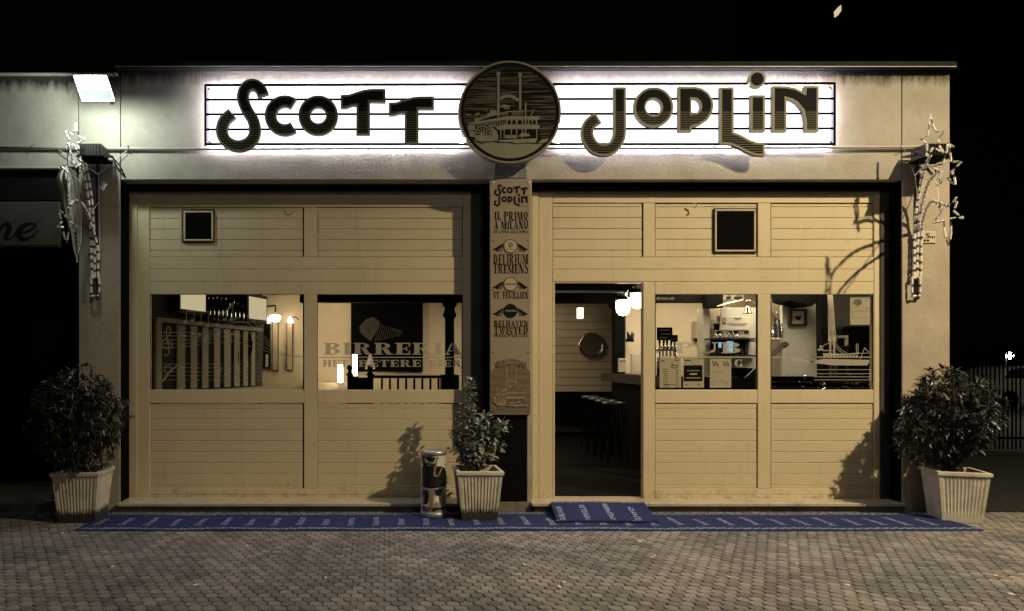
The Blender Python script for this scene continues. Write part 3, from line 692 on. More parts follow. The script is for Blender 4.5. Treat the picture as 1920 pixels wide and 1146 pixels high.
for i, (x, y, yy) in enumerate(((458, 370, 250), (538, 350, 258), (615, 385, 262), (692, 410, 262), (803, 392, 275), (882, 340, 255), (955, 335, 160), (942, 495, 590), (660, 530, 640))):
    pstroke(mb, [sc(x, y), sc(x, yy)], .9, YG1, 2, 12+i)
pstroke(mb, [sc(458, 246), sc(692, 258)], 1.8, YG1, 3, 2); pstroke(mb, [sc(803, 275), sc(885, 235), sc(955, 160)], 1.8, YG1, 4, 2); pstroke(mb, [sc(803, 295), sc(885, 258), sc(955, 182)], 1.6, YG1, 4, 4)
build('etched_stems', mb, 'etch_faint', w1, fix=False); mb = MB()
pstroke(mb, [sc(215, 710), sc(250, 725), sc(272, 690), sc(255, 560), sc(240, 470), sc(265, 415), sc(288, 470), sc(240, 540), (270+190/5.73, 540+600/5.73), sc(230, 650), sc(290, 640), sc(300, 590), sc(260, 575), sc(230, 600)], 1.8, YG1, 5, 14)
build('etched_clef', mb, 'etch_faint', w1, fix=False); mb = MB()
pstroke(mb, [sc(240, 960), sc(290, 880), sc(270, 830), sc(220, 860), sc(250, 940), sc(200, 1010)], 1.8, YG1, 5, 15)
for x in (190, 820): pstroke(mb, [sc(x, 1010), sc(x+90, 900), sc(x+170, 830)] if x < 800 else [sc(800, 1000), sc(830, 850)], 3, YG1, 4, 16)
build('etched_clef', mb, 'etch_faint', w1, fix=False)
# riverboat etched on the last pane
mb = MB(); s4 = lambda x, y: (1430+x/5.21, 530+y/5.21)
def pp(mb, pts, Yb, k, f=s4): mb.plate([[tuple(P(*f(*p), Yb).xz) for p in pts]], Yb-.0003*k)
pp(mb, [(590, 745), (1040, 755), (1045, 775), (1020, 810), (690, 808), (450, 780), (270, 745), (300, 740), (500, 765)], YG2, 0)
pp(mb, [(590, 715), (940, 700), (940, 685), (820, 695), (590, 690)], YG2, 1)
for i in range(11): pp(mb, [(597+i*31, 710), (619+i*31, 710), (619+i*31, 728), (608+i*31, 738), (597+i*31, 728)], YG2, 2)
for i in range(8): pp(mb, [(650+i*42, 755), (680+i*42, 755), (665+i*42, 768)], YG2, 3)
for q in ([(652, 480), (668, 480), (668, 700), (652, 700)], [(690, 480), (706, 480), (706, 700), (690, 700)], [(645, 478), (672, 478), (672, 520), (648, 520)], [(686, 478), (712, 478), (708, 520), (688, 520)],
          [(912, 595), (918, 595), (918, 690), (912, 690)], [(928, 595), (934, 595), (934, 690), (928, 690)], [(585, 660), (690, 660), (690, 668), (585, 668)]): pp(mb, q, YG2, 4)
for q in ([(706, 595), (760, 650), (820, 690)], [(700, 610), (740, 660), (790, 695)], [(650, 590), (600, 610), (580, 640)], [(995, 635), (970, 700), (950, 750)], [(995, 635), (1020, 665), (1045, 690)], [(940, 690), (1000, 690), (1045, 688)]):
    pstroke(mb, [s4(*p) for p in q], 1, YG2, 3, 18)
for cx, cy in ((565, 625), (575, 650), (550, 655)): mb.plate([[tuple(P(a, b, YG2).xz) for a, b in ringpts(*s4(cx, cy), 2.6, 2.2, 10)]], YG2-.0035)
for y in (848, 888, 918, 948): pp(mb, [(500, y), (1075, y), (1075, y+5), (500, y+5)], YG2, 5)
pp(mb, [(1045, 845), (1052, 845), (1052, 955), (1045, 955)], YG2, 7)
build('etched_boat', mb, 'etch', w4, fix=False)
# papers taped to the panes
def paper(label, a, t, b, bt, Y, kind):
    p = thing('paper_notice', label, 'notice', (PX((a+b)/2, Y), Y, PZ(bt, Y)), 'papers taped inside the bar windows')
    pxbox('sheet', a, t, b, bt, Y, Y+.001, 'paper', p, False)
    mb = MB(); rn = random.Random(int(a))
    def bar(x0, y0, x1, y1, k=0): mb.plate([[tuple(P(x, y, Y).xz) for x, y in ((x0, y0), (x1, y0), (x1, y1), (x0, y1))]], Y-.001-.0003*k)
    if kind == 0:
        for i in range(9): bar(a+6, t+20+i*4, a+6+rn.uniform(8, 12), t+20.9+i*4); bar(b-10, t+22+i*4, b-5, t+23+i*4)
        pstroke(mb, [(a+22, t+9), (a+25, t+13), (a+33, t+13), (a+31, t+18), (a+22, t+17), (a+24, t+13)], 1.4, Y-.001, 4, 3)
        bar(a+8, bt-6, b-10, bt-5.2); bar(a+3, t+4, a+8, t+6); bar(b-14, t+4, b-4, t+5)
    elif kind == 1: bar(a+1, t+13, b-3, bt-12); bar(a+4, bt-6, a+9, bt-5); bar(b-11, bt-7, b-8, bt-5); bar(a+3, t+3, a+14, t+5)
    elif kind == 2:
        for x in (a+4, a+10, a+24, a+30): bar(x, t+5, x+3, t+9); bar(x+2, t+9, x+6, t+15, 1)
        bar(a+6, t+26, b-12, t+26.6); bar(a, bt-12, b-4, bt-11.4); bar(a+3, bt-7, a+9, bt-6); bar(b-12, bt-8, b-8, bt-6)
    else:
        for (x0, y0, x1, y1) in ((a+4, t+4, b-2, t+4.6), (a+4, bt-13, b-2, bt-12.4), (a+4, t+4, a+4.6, bt-12.4), (a+6, bt-26, b-4, bt-25.2), (b-12, bt-31, b-4, bt-30)): bar(x0, y0, x1, y1)
        mb.plate([[tuple(P(x, y, Y).xz) for x, y in ringpts(a+14, t+11, 8, 6, 14)]], Y-.002); pstroke(mb, [(a+9, t+22), (a+14, t+19), (a+17, t+17)], 1, Y-.001, 3, 6)
    build('print', mb, 'print' if kind < 2 else 'grey_print', p, fix=False)
    if kind == 1:
        mb = MB(); 
        for (x0, y0, x1, y1) in ((a+7, t+22.6, b-8, t+23.8), (a+12, t+28, b-13, t+31), (a+5, t+36, b-6, t+37.4)): mb.plate([[tuple(P(x, y, Y-.003).xz) for x, y in ((x0, y0), (x1, y0), (x1, y1), (x0, y1))]], Y-.003)
        build('white_print', mb, 'paper', p, fix=False)
YP = E2+.020
paper('price list sheet taped inside the PUB window, leftmost of the row', 1237, 672, 1277, 727, YP, 0)
paper('notice with a black square taped inside the PUB window', 1281, 672, 1320, 727, YP, 1)
paper('pale notice with small figures taped right of the black square notice', 1331, 672, 1371, 727, YP, 2)
paper('ring bound poster taped in the top right corner of the last window', 1594, 556, 1635, 609, YP, 3)
tagst = thing('door_sticker', 'small grey opening hours sticker at top left of the PUB window', 'sticker', tuple(P(1246, 562, YP)))
pxbox('sheet', 1230, 554, 1265, 562.5, YP, YP+.001, 'grey_print', tagst, False)
mb = MB(); mb.plate([[tuple(P(x, y, YP).xz) for x, y in ringpts(1234, 558, 2.6, 2.6, 12)]], YP-.001)
for (x0, y0, x1, y1) in ((1239, 556, 1254, 557.4), (1241, 559.5, 1251, 560.8), (1258, 555.5, 1263, 561)): mb.plate([[tuple(P(x, y, YP).xz) for x, y in ((x0, y0), (x1, y0), (x1, y1), (x0, y1))]], YP-.0013)
build('print', mb, 'paper', tagst, fix=False)

# ================= FASCIA SIGN =================
YL, YB, YM = -.155, -.11, -.19
sign = thing('fascia_sign', 'long backlit musical stave sign with large dark SCOTT JOPLIN letters on the fascia', 'sign', tuple(P(975, 272, -.1)))
c1 = lambda x, y: (360+x/3.84, 100+y/3.84)
c2 = lambda x, y: (1040+x/3.3103, 100+y/3.3103)
for (a, b) in ((386.5, 391.6), (1558.4, 1563.5)): pxbox('panel_end', a, 164, b, 270, -.095, -.08, 'neon_end', sign, False)
for (a, b) in ((392, 862), (1050, 1558)): pxbox('backlight_panel', a, 164, b, 270, -.095, -.08, 'neon', sign, False)  # added glowing panels, in place of the lit wall behind the bars
for (a, b) in ((390, 868), (1046, 1560)):
    for yt in (169, 199, 233, 266): build('light_tube', MB().tube([P(a, yt, -.045), P(b, yt, -.045)], .014, 6), 'neon_tube', sign)
for i, (yl, yr) in enumerate(((160, 156.5), (187, 185), (214.6, 213), (243, 241), (270.5, 270.5))):
    r = .013 if i in (0, 4) else .0115
    build('stave_line', MB().tube([P(385, yl, YB), P(1565, yr, YB)], r, 6), 'black', sign)
build('stave_end', MB().tube([P(385, 159, YB), P(385, 274, YB)], .012, 6), 'black', sign); build('stave_end', MB().tube([P(1565, 155, YB), P(1565, 273, YB)], .012, 6), 'black', sign)
for q in ((392, 168), (394, 268), (1556, 165), (1558, 268)): build('clip', MB().tube([P(q[0]-2, q[1]-3, YB), P(q[0]+3, q[1]+2, YB+.02), P(q[0]+3, q[1]+3, -.0)], .007, 6), 'steel', sign)
for px in (470, 560, 690, 770, 1140, 1240, 1340, 1440, 1520): build('bracket', MB().tube([P(px, 276, -.0), P(px, 272, YB)], .006, 5), 'black', sign)
STRIP = {}
def letter_loops():
    Ls = {}
    def st(f, pts, wd, n=6):
        cp_ = crom(pts, n); STRIP[len(Ls)] = (f, cp_, wd); return [[f(*p) for p in stroke(cp_, wd)]]
    Ls['S'] = st(c1, [(512, 306), (492, 256), (440, 224), (385, 247), (364, 310), (378, 370), (405, 425), (438, 480), (452, 550), (440, 605), (400, 648), (330, 668), (262, 645), (222, 598), (213, 540), (235, 480), (289, 431)], 84)
    Ls['c'] = st(c1, ringpts(668, 448, 104, 104, 26, 53, 307), 84, 1)
    Ls['o'] = [[c1(*p) for p in ringpts(908, 447, 143, 144, 44)], [c1(*p) for p in ringpts(908, 447, 57, 57, 30)]]
    Ls['t'] = [[c1(*p) for p in [(1070, 300), (1130, 297), (1190, 277), (1240, 262), (1290, 256), (1393, 256), (1395, 355), (1282, 352), (1282, 588), (1182, 588), (1183, 377), (1150, 380), (1110, 395), (1070, 395)]]]
    Ls['t2'] = [[c1(*p) for p in [(1417, 355), (1470, 353), (1530, 332), (1590, 315), (1640, 310), (1743, 310), (1743, 403), (1632, 403), (1632, 650), (1530, 650), (1532, 432), (1500, 434), (1455, 447), (1417, 447)]]]
    Ls['J'] = st(c2, [(405, 210), (405, 330), (405, 480), (397, 530), (365, 580), (305, 600), (245, 580), (210, 530), (204, 480), (222, 435), (271, 400)], 76)
    Ls['o2'] = [[c2(*p) for p in ringpts(615, 334, 122, 124, 44)], [c2(*p) for p in ringpts(615, 334, 50, 50, 30)]]
    Ls['p'] = [[c2(*p) for p in [(767, 208), (870, 207), (915, 218), (955, 245), (980, 285), (987, 325), (978, 370), (950, 415), (905, 445), (852, 460), (850, 488), (768, 488)]], [c2(*p) for p in [(850, 282), (878, 284), (900, 300), (908, 328), (898, 358), (876, 372), (850, 374)]]]
    Ls['L'] = [[c2(*p) for p in [(1027, 210), (1112, 210), (1112, 490), (1160, 508), (1210, 537), (1255, 553), (1305, 554), (1305, 637), (1250, 635), (1200, 617), (1150, 590), (1100, 569), (1060, 563), (1027, 563)]]]
    Ls['i'] = [[c2(*p) for p in [(1217, 260), (1306, 260), (1306, 487), (1217, 487)]]]
    Ls['dot'] = [[c2(*p) for p in ringpts(1257, 160, 53, 54, 30)]]
    Ls['n'] = [[c2(*p) for p in [(1353, 203), (1440, 204), (1495, 216), (1550, 243), (1552, 202), (1640, 202), (1638, 487), (1555, 487), (1553, 415), (1540, 355), (1505, 312), (1475, 293), (1440, 283), (1440, 487), (1353, 487)]]]
    return Ls
LET = letter_loops(); KEYS = list(LET)
def strip_plate(mb, lp, y0, y1=None):
    "a stroke outline (left side then reversed right side) filled quad by quad"
    m_ = len(lp)//2; b0 = len(mb.v); Lf, Rt = lp[:m_], lp[m_:][::-1]
    for p, q in zip(Lf, Rt): mb.v += [(p[0], y0, p[1]), (q[0], y0, q[1])]
    for i in range(m_-1): mb.f.append((b0+2*i, b0+2*i+2, b0+2*i+3, b0+2*i+1)); mb.mi.append(0)
    if y1 is not None:
        c0 = len(mb.v)
        for p, q in zip(Lf, Rt): mb.v += [(p[0], y1, p[1]), (q[0], y1, q[1])]
        for i in range(m_-1):
            mb.f.append((c0+2*i, c0+2*i+1, c0+2*i+3, c0+2*i+2)); mb.f.append((b0+2*i, c0+2*i, c0+2*i+2, b0+2*i+2)); mb.f.append((b0+2*i+1, b0+2*i+3, c0+2*i+3, c0+2*i+1)); mb.mi += [0]*3
        for i in (0, m_-1): mb.f.append((b0+2*i, b0+2*i+1, c0+2*i+1, c0+2*i)); mb.mi.append(0)
    return mb
def shrink_stroke(cp_, wd, d):
    c = [Vector(p) for p in cp_]
    def trim(c):
        acc = 0
        for i in range(len(c)-1):
            l = (c[i+1]-c[i]).length
            if acc+l > d: return [c[i].lerp(c[i+1], (d-acc)/l)]+c[i+1:]
            acc += l
        return c
    c = trim(c)[::-1]; c = trim(c)[::-1]
    return [tuple(p) for p in c], wd-2*d
for ki, k in enumerate(KEYS):
    loops = LET[k]
    w3d = [[tuple(P(x, y, YL).xz) for x, y in lp] for lp in loops]
    l = build('letter', strip_plate(MB(), w3d[0], YL, YL+.045) if ki in STRIP else MB().plate(w3d, YL, YL+.045), 'cream_print', sign, fix=True)
    WO[l.name] = wof(sign)
    if ki in STRIP:
        f, cp_, wd = STRIP[ki]; cs, ws = shrink_stroke(cp_, wd, 16 if f is c1 else 14)
        fc = strip_plate(MB(), [tuple(P(*f(*p), YL).xz) for p in stroke(cs, ws)], YL-.0035, YL-.0005)
    else:
        fc = MB().plate([inset(w3d[0], .023)]+[inset(h, -.018) for h in w3d[1:]], YL-.0035, YL-.0005)
    build('letter_face', fc, 'stripe', l)
# the round riverboat medallion
med = thing('round_sign', 'round medallion with engraved paddle steamer between the words of the lit sign', 'sign', tuple(P(955, 304, YM)))
s3 = lambda x, y: (820+x/4.586, 90+y/4.586)
cx, cz = P(*s3(621, 555), YM).xz; RR = 440/4.586*(D+YM)/F
ringw = lambda r, n=64: [(cx+RR*r*math.cos(2*math.pi*i/n), cz+RR*r*math.sin(2*math.pi*i/n)) for i in range(n)]
build('disc', MB().plate([ringw(1)], YM, YM+.06), 'cream_print', med)
build('dark_ring', MB().plate([ringw(.955), ringw(.90)], YM-.003, YM-.0004), 'print', med)
build('engraved_sky', MB().plate([ringw(.897)], YM-.0022, YM-.0004), 'engraved', med)
build('rim', MB().plate([ringw(1.0), ringw(.965)], YM-.014, YM-.0002), 'cream_print', med)
BOAT = []
def bl(c, pts): BOAT.append((c, pts))
def rc(c, a, b, x, y): bl(c, [(a, b), (x, b), (x, y), (a, y)])
bl('d', [(330, 640), (355, 600), (430, 560), (440, 530), (520, 520), (640, 500), (745, 540), (880, 590), (880, 770), (925, 772), (880, 815), (840, 822), (520, 812), (330, 790)])
rc('d', 508, 205, 542, 600); rc('d', 696, 215, 730, 540)
rc('l', 514, 212, 535, 592); rc('l', 509, 205, 541, 236); rc('l', 703, 222, 722, 532); rc('l', 697, 215, 728, 246)
bl('l', stroke(crom([(538, 442), (566, 424), (606, 414), (655, 424), (700, 452)], 4), 24))
bl('l', [(535, 504), (575, 486), (628, 500), (628, 506), (535, 510)]); 
for x in (572, 590, 608): rc('l', x, 508, x+12, 528)
rc('l', 452, 534, 503, 580); rc('l', 430, 560, 448, 590)
for i in range(9): x = 365+i*17; rc('l', x, 622-i*6, x+9, 590-i*6)
for i in range(6): x = 548+i*11; rc('l', x, 552, x+5, 584-i*1)
for i in range(7): x = 640+i*15; rc('l', x, 548, x+6, 582)
bl('l', [(352, 612), (600, 545), (745, 540), (745, 548), (600, 553), (352, 622)])
bl('l', [(266, 646), (350, 634), (597, 588), (878, 588), (878, 617), (597, 617), (350, 656), (266, 660)])
bl('l', [(335, 665), (597, 624), (597, 664), (335, 700)]); rc('l', 597, 619, 858, 664)
for i in range(6): x = 505+i*15; bl('d', [(x, 640-i*2), (x+5, 633-i*2), (x+9, 640-i*2), (x+9, 672-i*3), (x, 674-i*3)])
for i in range(10): x = 345+i*16; bl('d', [(x, 672-i*3), (x+9, 670-i*3), (x+9, 690-i*3), (x, 692-i*3)])
for a, b in ((603, 632), (643, 673), (690, 727), (738, 752), (766, 782), (790, 812), (820, 846)): bl('d', ringpts((a+b)/2, 634, (b-a)/2, 12, 10, 0, 180)+[(a, 660), (b, 660)])
bl('l', [(498, 682), (597, 662), (878, 664), (878, 698), (597, 700), (520, 706)])
for x in (543, 573, 634, 680, 728, 853): bl('l', [(x-9, 704), (x+11, 704), (x+5, 716), (x+5, 782), (x-3, 782), (x-3, 716)])
for a, b in ((585, 628), (643, 676)): rc('l', a, 752, b, 780)
bl('l', [(440, 682), (480, 690), (510, 715), (522, 760), (520, 798), (456, 806)])
bl('d', ringpts(390, 740, 77, 80, 30)); bl('l', ringpts(390, 742, 70, 72, 30)); bl('d', ringpts(390, 742, 60, 62, 28))
for k in range(12):
    a = math.radians(15+k*30); bl('l', stroke([(390+8*math.cos(a), 745-8*math.sin(a)), (390+58*math.cos(a), 745-58*math.sin(a))], [3, 12]))
bl('l', ringpts(385, 745, 15, 15, 14)); bl('l', [(325, 754), (460, 762), (460, 808), (325, 796)])
bl('l', [(262, 668), (322, 664), (322, 708), (260, 712)]); bl('l', [(272, 716), (312, 716), (322, 772), (275, 765)]); rc('l', 318, 605, 360, 640)
bl('l', [(225, 553), (250, 572), (290, 572), (285, 582), (250, 582)]); bl('l', [(318, 588), (335, 565), (361, 556), (358, 578), (330, 586)])
bl('l', [(525, 795), (860, 780), (843, 818), (760, 815), (690, 824), (620, 812), (525, 812)])
bl('l', [(862, 818), (905, 785), (960, 783), (930, 815), (890, 822)])
rc('l', 751, 475, 763, 735); bl('l', stroke([(825, 530), (763, 690)], 7)); bl('l', [(690, 768), (722, 736), (785, 740), (796, 762)])
W_ = [(238, 795), (330, 790), (420, 812), (520, 806), (640, 820), (720, 818), (840, 826), (1000, 815)]
import bisect
def water():
    out = [p for p in W_]
    for i in range(25):
        a = math.radians(-35-i*(180-70)/24)          # lower arc from right to left
        out.append((621+394*math.cos(a), 555-394*math.sin(a)))
    return out
def draw_boat(par, f, Yb, light, dark, watermat=None, st=.0004):
    if watermat:
        build('engraved_water', MB().plate([[tuple(P(*f(x, y), Yb).xz) for x, y in water()]], Yb), watermat, par, fix=False)
    a, b = MB(), MB()
    for i, (c, pts) in enumerate(BOAT):
        (a if c == 'l' else b).plate([[tuple(P(*f(x, y), Yb).xz) for x, y in pts]], Yb-.0006-(i+1)*st*.25)
    build('engraved_boat', a, light, par, fix=False); build('engraved_shading', b, dark, par, fix=False)
draw_boat(med, s3, YM-.003, 'cream_print', 'print', 'cream_print')

# ================= NARROW BOARD ON THE COLUMN =================
YC = -.045
bd = thing('column_board', 'tall narrow beer list board screwed to the column between the shopfronts', 'sign', tuple(P(957, 778, YC)))
pxbox('panel', 919, 335, 995, 778, YC, YC+.03, 'board', bd)
mb = MB()
for y in (342, 451, 543, 661, 772):
    for x in (924.5, 990.5): build('screw', MB().lathe((PX(x, YC), YC-.006, PZ(y, YC)), [(.008, .006), (.008, .001), (.004, 0)], 8, 'y'), 'brass', bd)
yb = YC-.001
# small copy of the logo
mb, ml = MB(), MB()
for k, loops in LET.items():
    top = k in ('S', 'c', 'o', 't', 't2')
    f = (lambda x, y: (926+(x-402)*.153, 346+(y-148)*.158)) if top else (lambda x, y: (926+(x-1090)*.142, 366+(y-150)*.148))
    lps = [[tuple(P(*f(*p), yb).xz) for p in lp] for lp in loops]
    sh_ = [[(x+.006, z-.006) for x, z in lp] for lp in lps]
    if KEYS.index(k) in STRIP: strip_plate(mb, lps[0], yb-.0012); strip_plate(ml, sh_[0], yb-.0004)
    else: mb.plate(lps, yb-.0012); ml.plate(sh_, yb-.0004)
for st, a, b, t, bt in (('FUS', 977, 990, 385, 389),): text(ml, 'PUB', PX(a, yb), PX(b, yb), PZ(bt, yb), PZ(t, yb), yb)
build('small_logo', mb, 'print', bd, fix=False); build('logo_shadow', ml, mat('logo_grey', (.20, .16, .12), .6, var=0), bd, fix=False)
wv = lambda ph, lo, up: (lambda u, v: (u, v))
def wave_bottom(u, v): return (u, v*(1-(.12+.14*math.sin(u*5.2+2.4)))+(.12+.14*math.sin(u*5.2+2.4)))
def wave_top(u, v): return (u, v*(1-.0+.20*math.sin(u*5.2+2.4)))
def L(st, a, b, t, bt, w=None): line_mesh(st, a, b, t, bt, yb, 'print', bd, w)
L('IL PRIMO', 927, 990, 397, 415, wave_bottom); L('A MILANO', 926, 990.5, 413, 430, wave_top); L('AD AVERE ALLA SPINA', 925, 991, 432, 437)
def emblem(cy, dark):
    mb = MB(); m2 = MB()
    for sd in (-1, 1):
        for k in range(5):
            pstroke(mb, [(957+sd*(12+k), cy-4+k*3.2), (957+sd*(20+k*1.5), cy+1+k*2), (957+sd*(33-k*2), cy+6+k*.9)], 1.3, yb, 3, k+1)
        mb.plate([[tuple(P(957+sd*x, cy+y, yb).xz) for x, y in ((13, -6), (22, -1), (33, 7), (20, 3))]], yb-.0001)
    mb.plate([[tuple(P(x, y, yb).xz) for x, y in ringpts(957, cy, 13, 13, 28)]], yb-.005)
    m2.plate([[tuple(P(x, y, yb).xz) for x, y in ringpts(957, cy, 11.8, 11.8, 28)]], yb-.0056)
    build('emblem_wings', mb, 'print', bd, fix=False); build('emblem_disc', m2, 'print' if dark == 1 else 'pale_print', bd, fix=False)
    m3 = MB()
    if dark == 0:
        for k in range(9):
            a = math.radians(k*40); m3.plate([[tuple(P(x, y, yb).xz) for x, y in ringpts(957+3.5*math.cos(a), cy-3+3*math.sin(a), 1.2, 1.2, 8)]], yb-.006)
        pstroke(m3, [(957, cy-2), (957, cy+4)], 1, yb-.0055, 2, 4); pstroke(m3, [(949, cy+5.5), (965, cy+5.5)], .8, yb-.0055, 2, 4)
    else:
        for x in range(5): pstroke(m3, [(948+x*4, cy-2), (950+x*4, cy+1.5), (951.5+x*4, cy-1)], 1.2 if dark == .5 else .8, yb-.0055, 2, 4)
    build('emblem_print', m3, 'pale_print' if dark == 1 else 'print', bd, fix=False)
emblem(462, 0)
L('DELIRIUM', 925, 990.5, 477, 498, wave_bottom); L('TREMENS', 925, 991, 495, 513, wave_top)
emblem(533, .5); emblem(583, 1)
L('ST. FEUILLIEN', 925, 991, 547, 560); L('BELHAVEN', 926, 990.5, 601, 614, wave_bottom); L('TWISTED', 926, 990.5, 612, 627, wave_top); L('INDIA PALE ALE', 926, 991, 627, 632)
def archw(u, v): return (u+(v-.5)*(u-.5)*.10, v+1.25*(1-(2*u-1)**2))
L('LOCALE UFFICIALE', 927, 987, 681, 687, archw); L('DELIRIUM TREMENS', 929, 986, 687.5, 692.5, archw)
# brown arched picture with the steamer
Yp = YC-.0012; arcp = [(920.5, 776)]+[(957.5-37*math.cos(math.pi*i/20), 702-19*math.sin(math.pi*i/20)) for i in range(21)]+[(994.5, 776)]
build('arched_picture', MB().plate([[tuple(P(x, y, Yp).xz) for x, y in arcp]], Yp), 'engraved_board', bd, fix=False)
draw_boat(bd, lambda x, y: (918+(x-200)*.0975, 664+(y)*.120), Yp-.001, mat('boat_tan', (.27, .205, .135), .6, var=.05), 'brown_line', None, .0003)
# framed poster above the board
ps = thing('poster', 'grey chalk scribbled poster above the narrow board, under the round sign', 'poster', tuple(P(957, 336, -.012)))
pxbox('sheet', 926, 303, 988, 334, -.010, -.0015, 'grey_print', ps)
mb = MB()
for q in ([(951, 322), (955, 332), (958, 338)], [(962, 312), (970, 311), (976, 312)], [(966, 321), (972, 327), (965, 333), (964, 336)], [(963, 323), (969, 320)], [(978, 318), (976, 321)], [(986, 312), (987, 317)], [(940, 330), (942, 334)]):
    pstroke(mb, [(x, min(y, 333)) for x, y in q], 1.3, -.0112, 3, 2)
build('chalk', mb, 'paper', ps, fix=False)

# ================= PIPE, LAMPS, STARS =================
pipe = thing('conduit_pipe', 'pale conduit pipe running along the fascia under the sign', 'pipe', tuple(P(900, 278, -.03)))
pts = [P(-60, 277, -.035), P(200, 278.5, -.035), P(390, 279.5, -.035), P(800, 277.5, -.035), P(1200, 278, -.035), P(1560, 276.5, -.035), P(1700, 276, -.035), P(1781, 272, -.035), P(1787, 276, -.02)]
build('tube', MB().tube(pts, .014, 8), 'pipe', pipe, True)
for x in (60, 240, 560, 690, 820, 1270, 1350, 1500, 1690): build('clip', MB().tube([P(x, 273, -.001), P(x, 275, -.054), P(x, 281, -.054), P(x, 283, -.001)], .004, 5), 'steel', pipe)
# lit floodlight
fl = thing('floodlight', 'lit white floodlight tilted on the wall at the upper left', 'lamp', tuple(P(175, 165, -.2)))
q = [P(140, 142, -.46), P(200, 142, -.52), P(215, 188, -.40), P(156, 188, -.34)]
nrm = (q[1]-q[0]).cross(q[2]-q[1]).normalized()
if nrm.z > 0: nrm = -nrm
ctr = sum(q, Vector())/4
def quadbox(qs, a, b, sc_a=1, sc_b=1):
    A = [ctr+(p-ctr)*sc_a+nrm*a for p in qs]; B = [ctr+(p-ctr)*sc_b+nrm*b for p in qs]
    return MB().add(A+B, [(0, 1, 2, 3), (7, 6, 5, 4), (0, 4, 5, 1), (1, 5, 6, 2), (2, 6, 7, 3), (3, 7, 4, 0)])
mid = [q[0].lerp(q[3], .58), q[1].lerp(q[2], .58)]
build('glass', quadbox([q[0], q[1], mid[1], mid[0]], 0, -.006, .97), 'flood', fl)
build('glass', quadbox([mid[0], mid[1], q[2], q[3]], 0, -.006, .97), 'flood_low', fl)
for i in range(13):
    t = (i+.5)/13; a_, b_ = mid[0].lerp(mid[1], t), q[3].lerp(q[2], t); build('rib', MB().tube([a_+nrm*.002, b_.lerp(a_, .08)+nrm*.002], .0035, 4), 'flood_rib', fl)
fr = [ctr+(p-ctr)*1.02+nrm*.004 for p in q]
for i in range(4): build('frame', MB().tube([fr[i], fr[(i+1) % 4]], .009, 6), 'flood_frame', fl)
lamp('floodlight_light', ctr+nrm*.16+Vector((0, 0, -.06)), 44, (.86, 1, .90), .07)
build('housing', quadbox(q, -.008, -.12, 1.03, .6), 'alu', fl)
build('arm', MB().tube([ctr-nrm*.1, ctr+Vector((0, .2, .02)), Vector((ctr.x, 0, ctr.z+.02))], .02), 'steel', fl)
# dark old floodlights, one at each end
def old_flood(cxp, cyp, lab, sgn=1):
    o = thing('old_floodlight', lab, 'lamp', tuple(P(cxp, cyp, -.2)), 'old ribbed floodlights at the two ends of the fascia')
    c = P(cxp, cyp, -.22); hw, hh = .105, .085
    boxo('housing', c.x-hw, c.x+hw, -.32, -.12, c.z-hh*.6, c.z+hh*.8, 'steel', o)
    for i in range(8): x = c.x-hw+.012+i*.026; boxo('cooling_fin', x, x+.008, -.345, -.3205, c.z-hh*.6, c.z+hh*.7, 'steel', o)
    boxo('visor', c.x-hw*1.1, c.x+hw*1.35, -.36, -.10, c.z-hh*.85, c.z-hh*.66, 'black', o)
    build('bracket', MB().tube([(c.x-hw-.015, -.2, c.z), (c.x-hw-.015, -.04, c.z+.02), (c.x+hw+.015, -.04, c.z+.02), (c.x+hw+.015, -.2, c.z)], .01), 'steel', o)
    build('cable', MB().tube(crom([(c.x+sgn*hw, -.12, c.z+.03), (c.x+sgn*(hw+.08), -.06, c.z-.06), (c.x+sgn*(hw+.12), -.02, c.z-.16), (c.x+sgn*(hw+.06), -.01, c.z-.1), (c.x+sgn*hw, -.01, c.z+.02)], 5), .006), 'black', o)
old_flood(176, 288, 'dark ribbed floodlight that is off, below the lit floodlight')
old_flood(1742, 288, 'dark ribbed floodlight that is off, beside the star lights at the right end')

def rope(par, pts, r=.014, seg=.045, nm='rope_light', rag=True):
    "rope light: clear tube with dark ties along it, one mesh with two materials"
    cp = [Vector(p) for p in crom([tuple(p) for p in pts], 8)]
    mb = MB(); acc = 0; run = [cp[0]]; k = 0
    fine = [cp[0]]
    for i in range(1, len(cp)):
        n = max(1, int((cp[i]-cp[i-1]).length/.012))
        for j in range(1, n+1): fine.append(cp[i-1].lerp(cp[i], j/n))
    i = 0; 
    while i < len(fine)-1:
        L_ = 4 if k % 2 == 0 else 2
        seg_ = fine[i:i+L_+1]
        if len(seg_) < 2: break
        mb.cur = 0 if k % 2 == 0 else 1
        rr = r*(random.uniform(.9, 1.15) if k % 2 == 0 else random.uniform(.55, .75))
        mb.tube([p+Vector((random.uniform(-1, 1), random.uniform(-1, 1), random.uniform(-1, 1)))*.0015 for p in seg_], rr, 6)
        i += L_; k += 1
    mb.cur = 0
    return build(nm, mb, ['rope', 'rope_d'], par, fix=False)
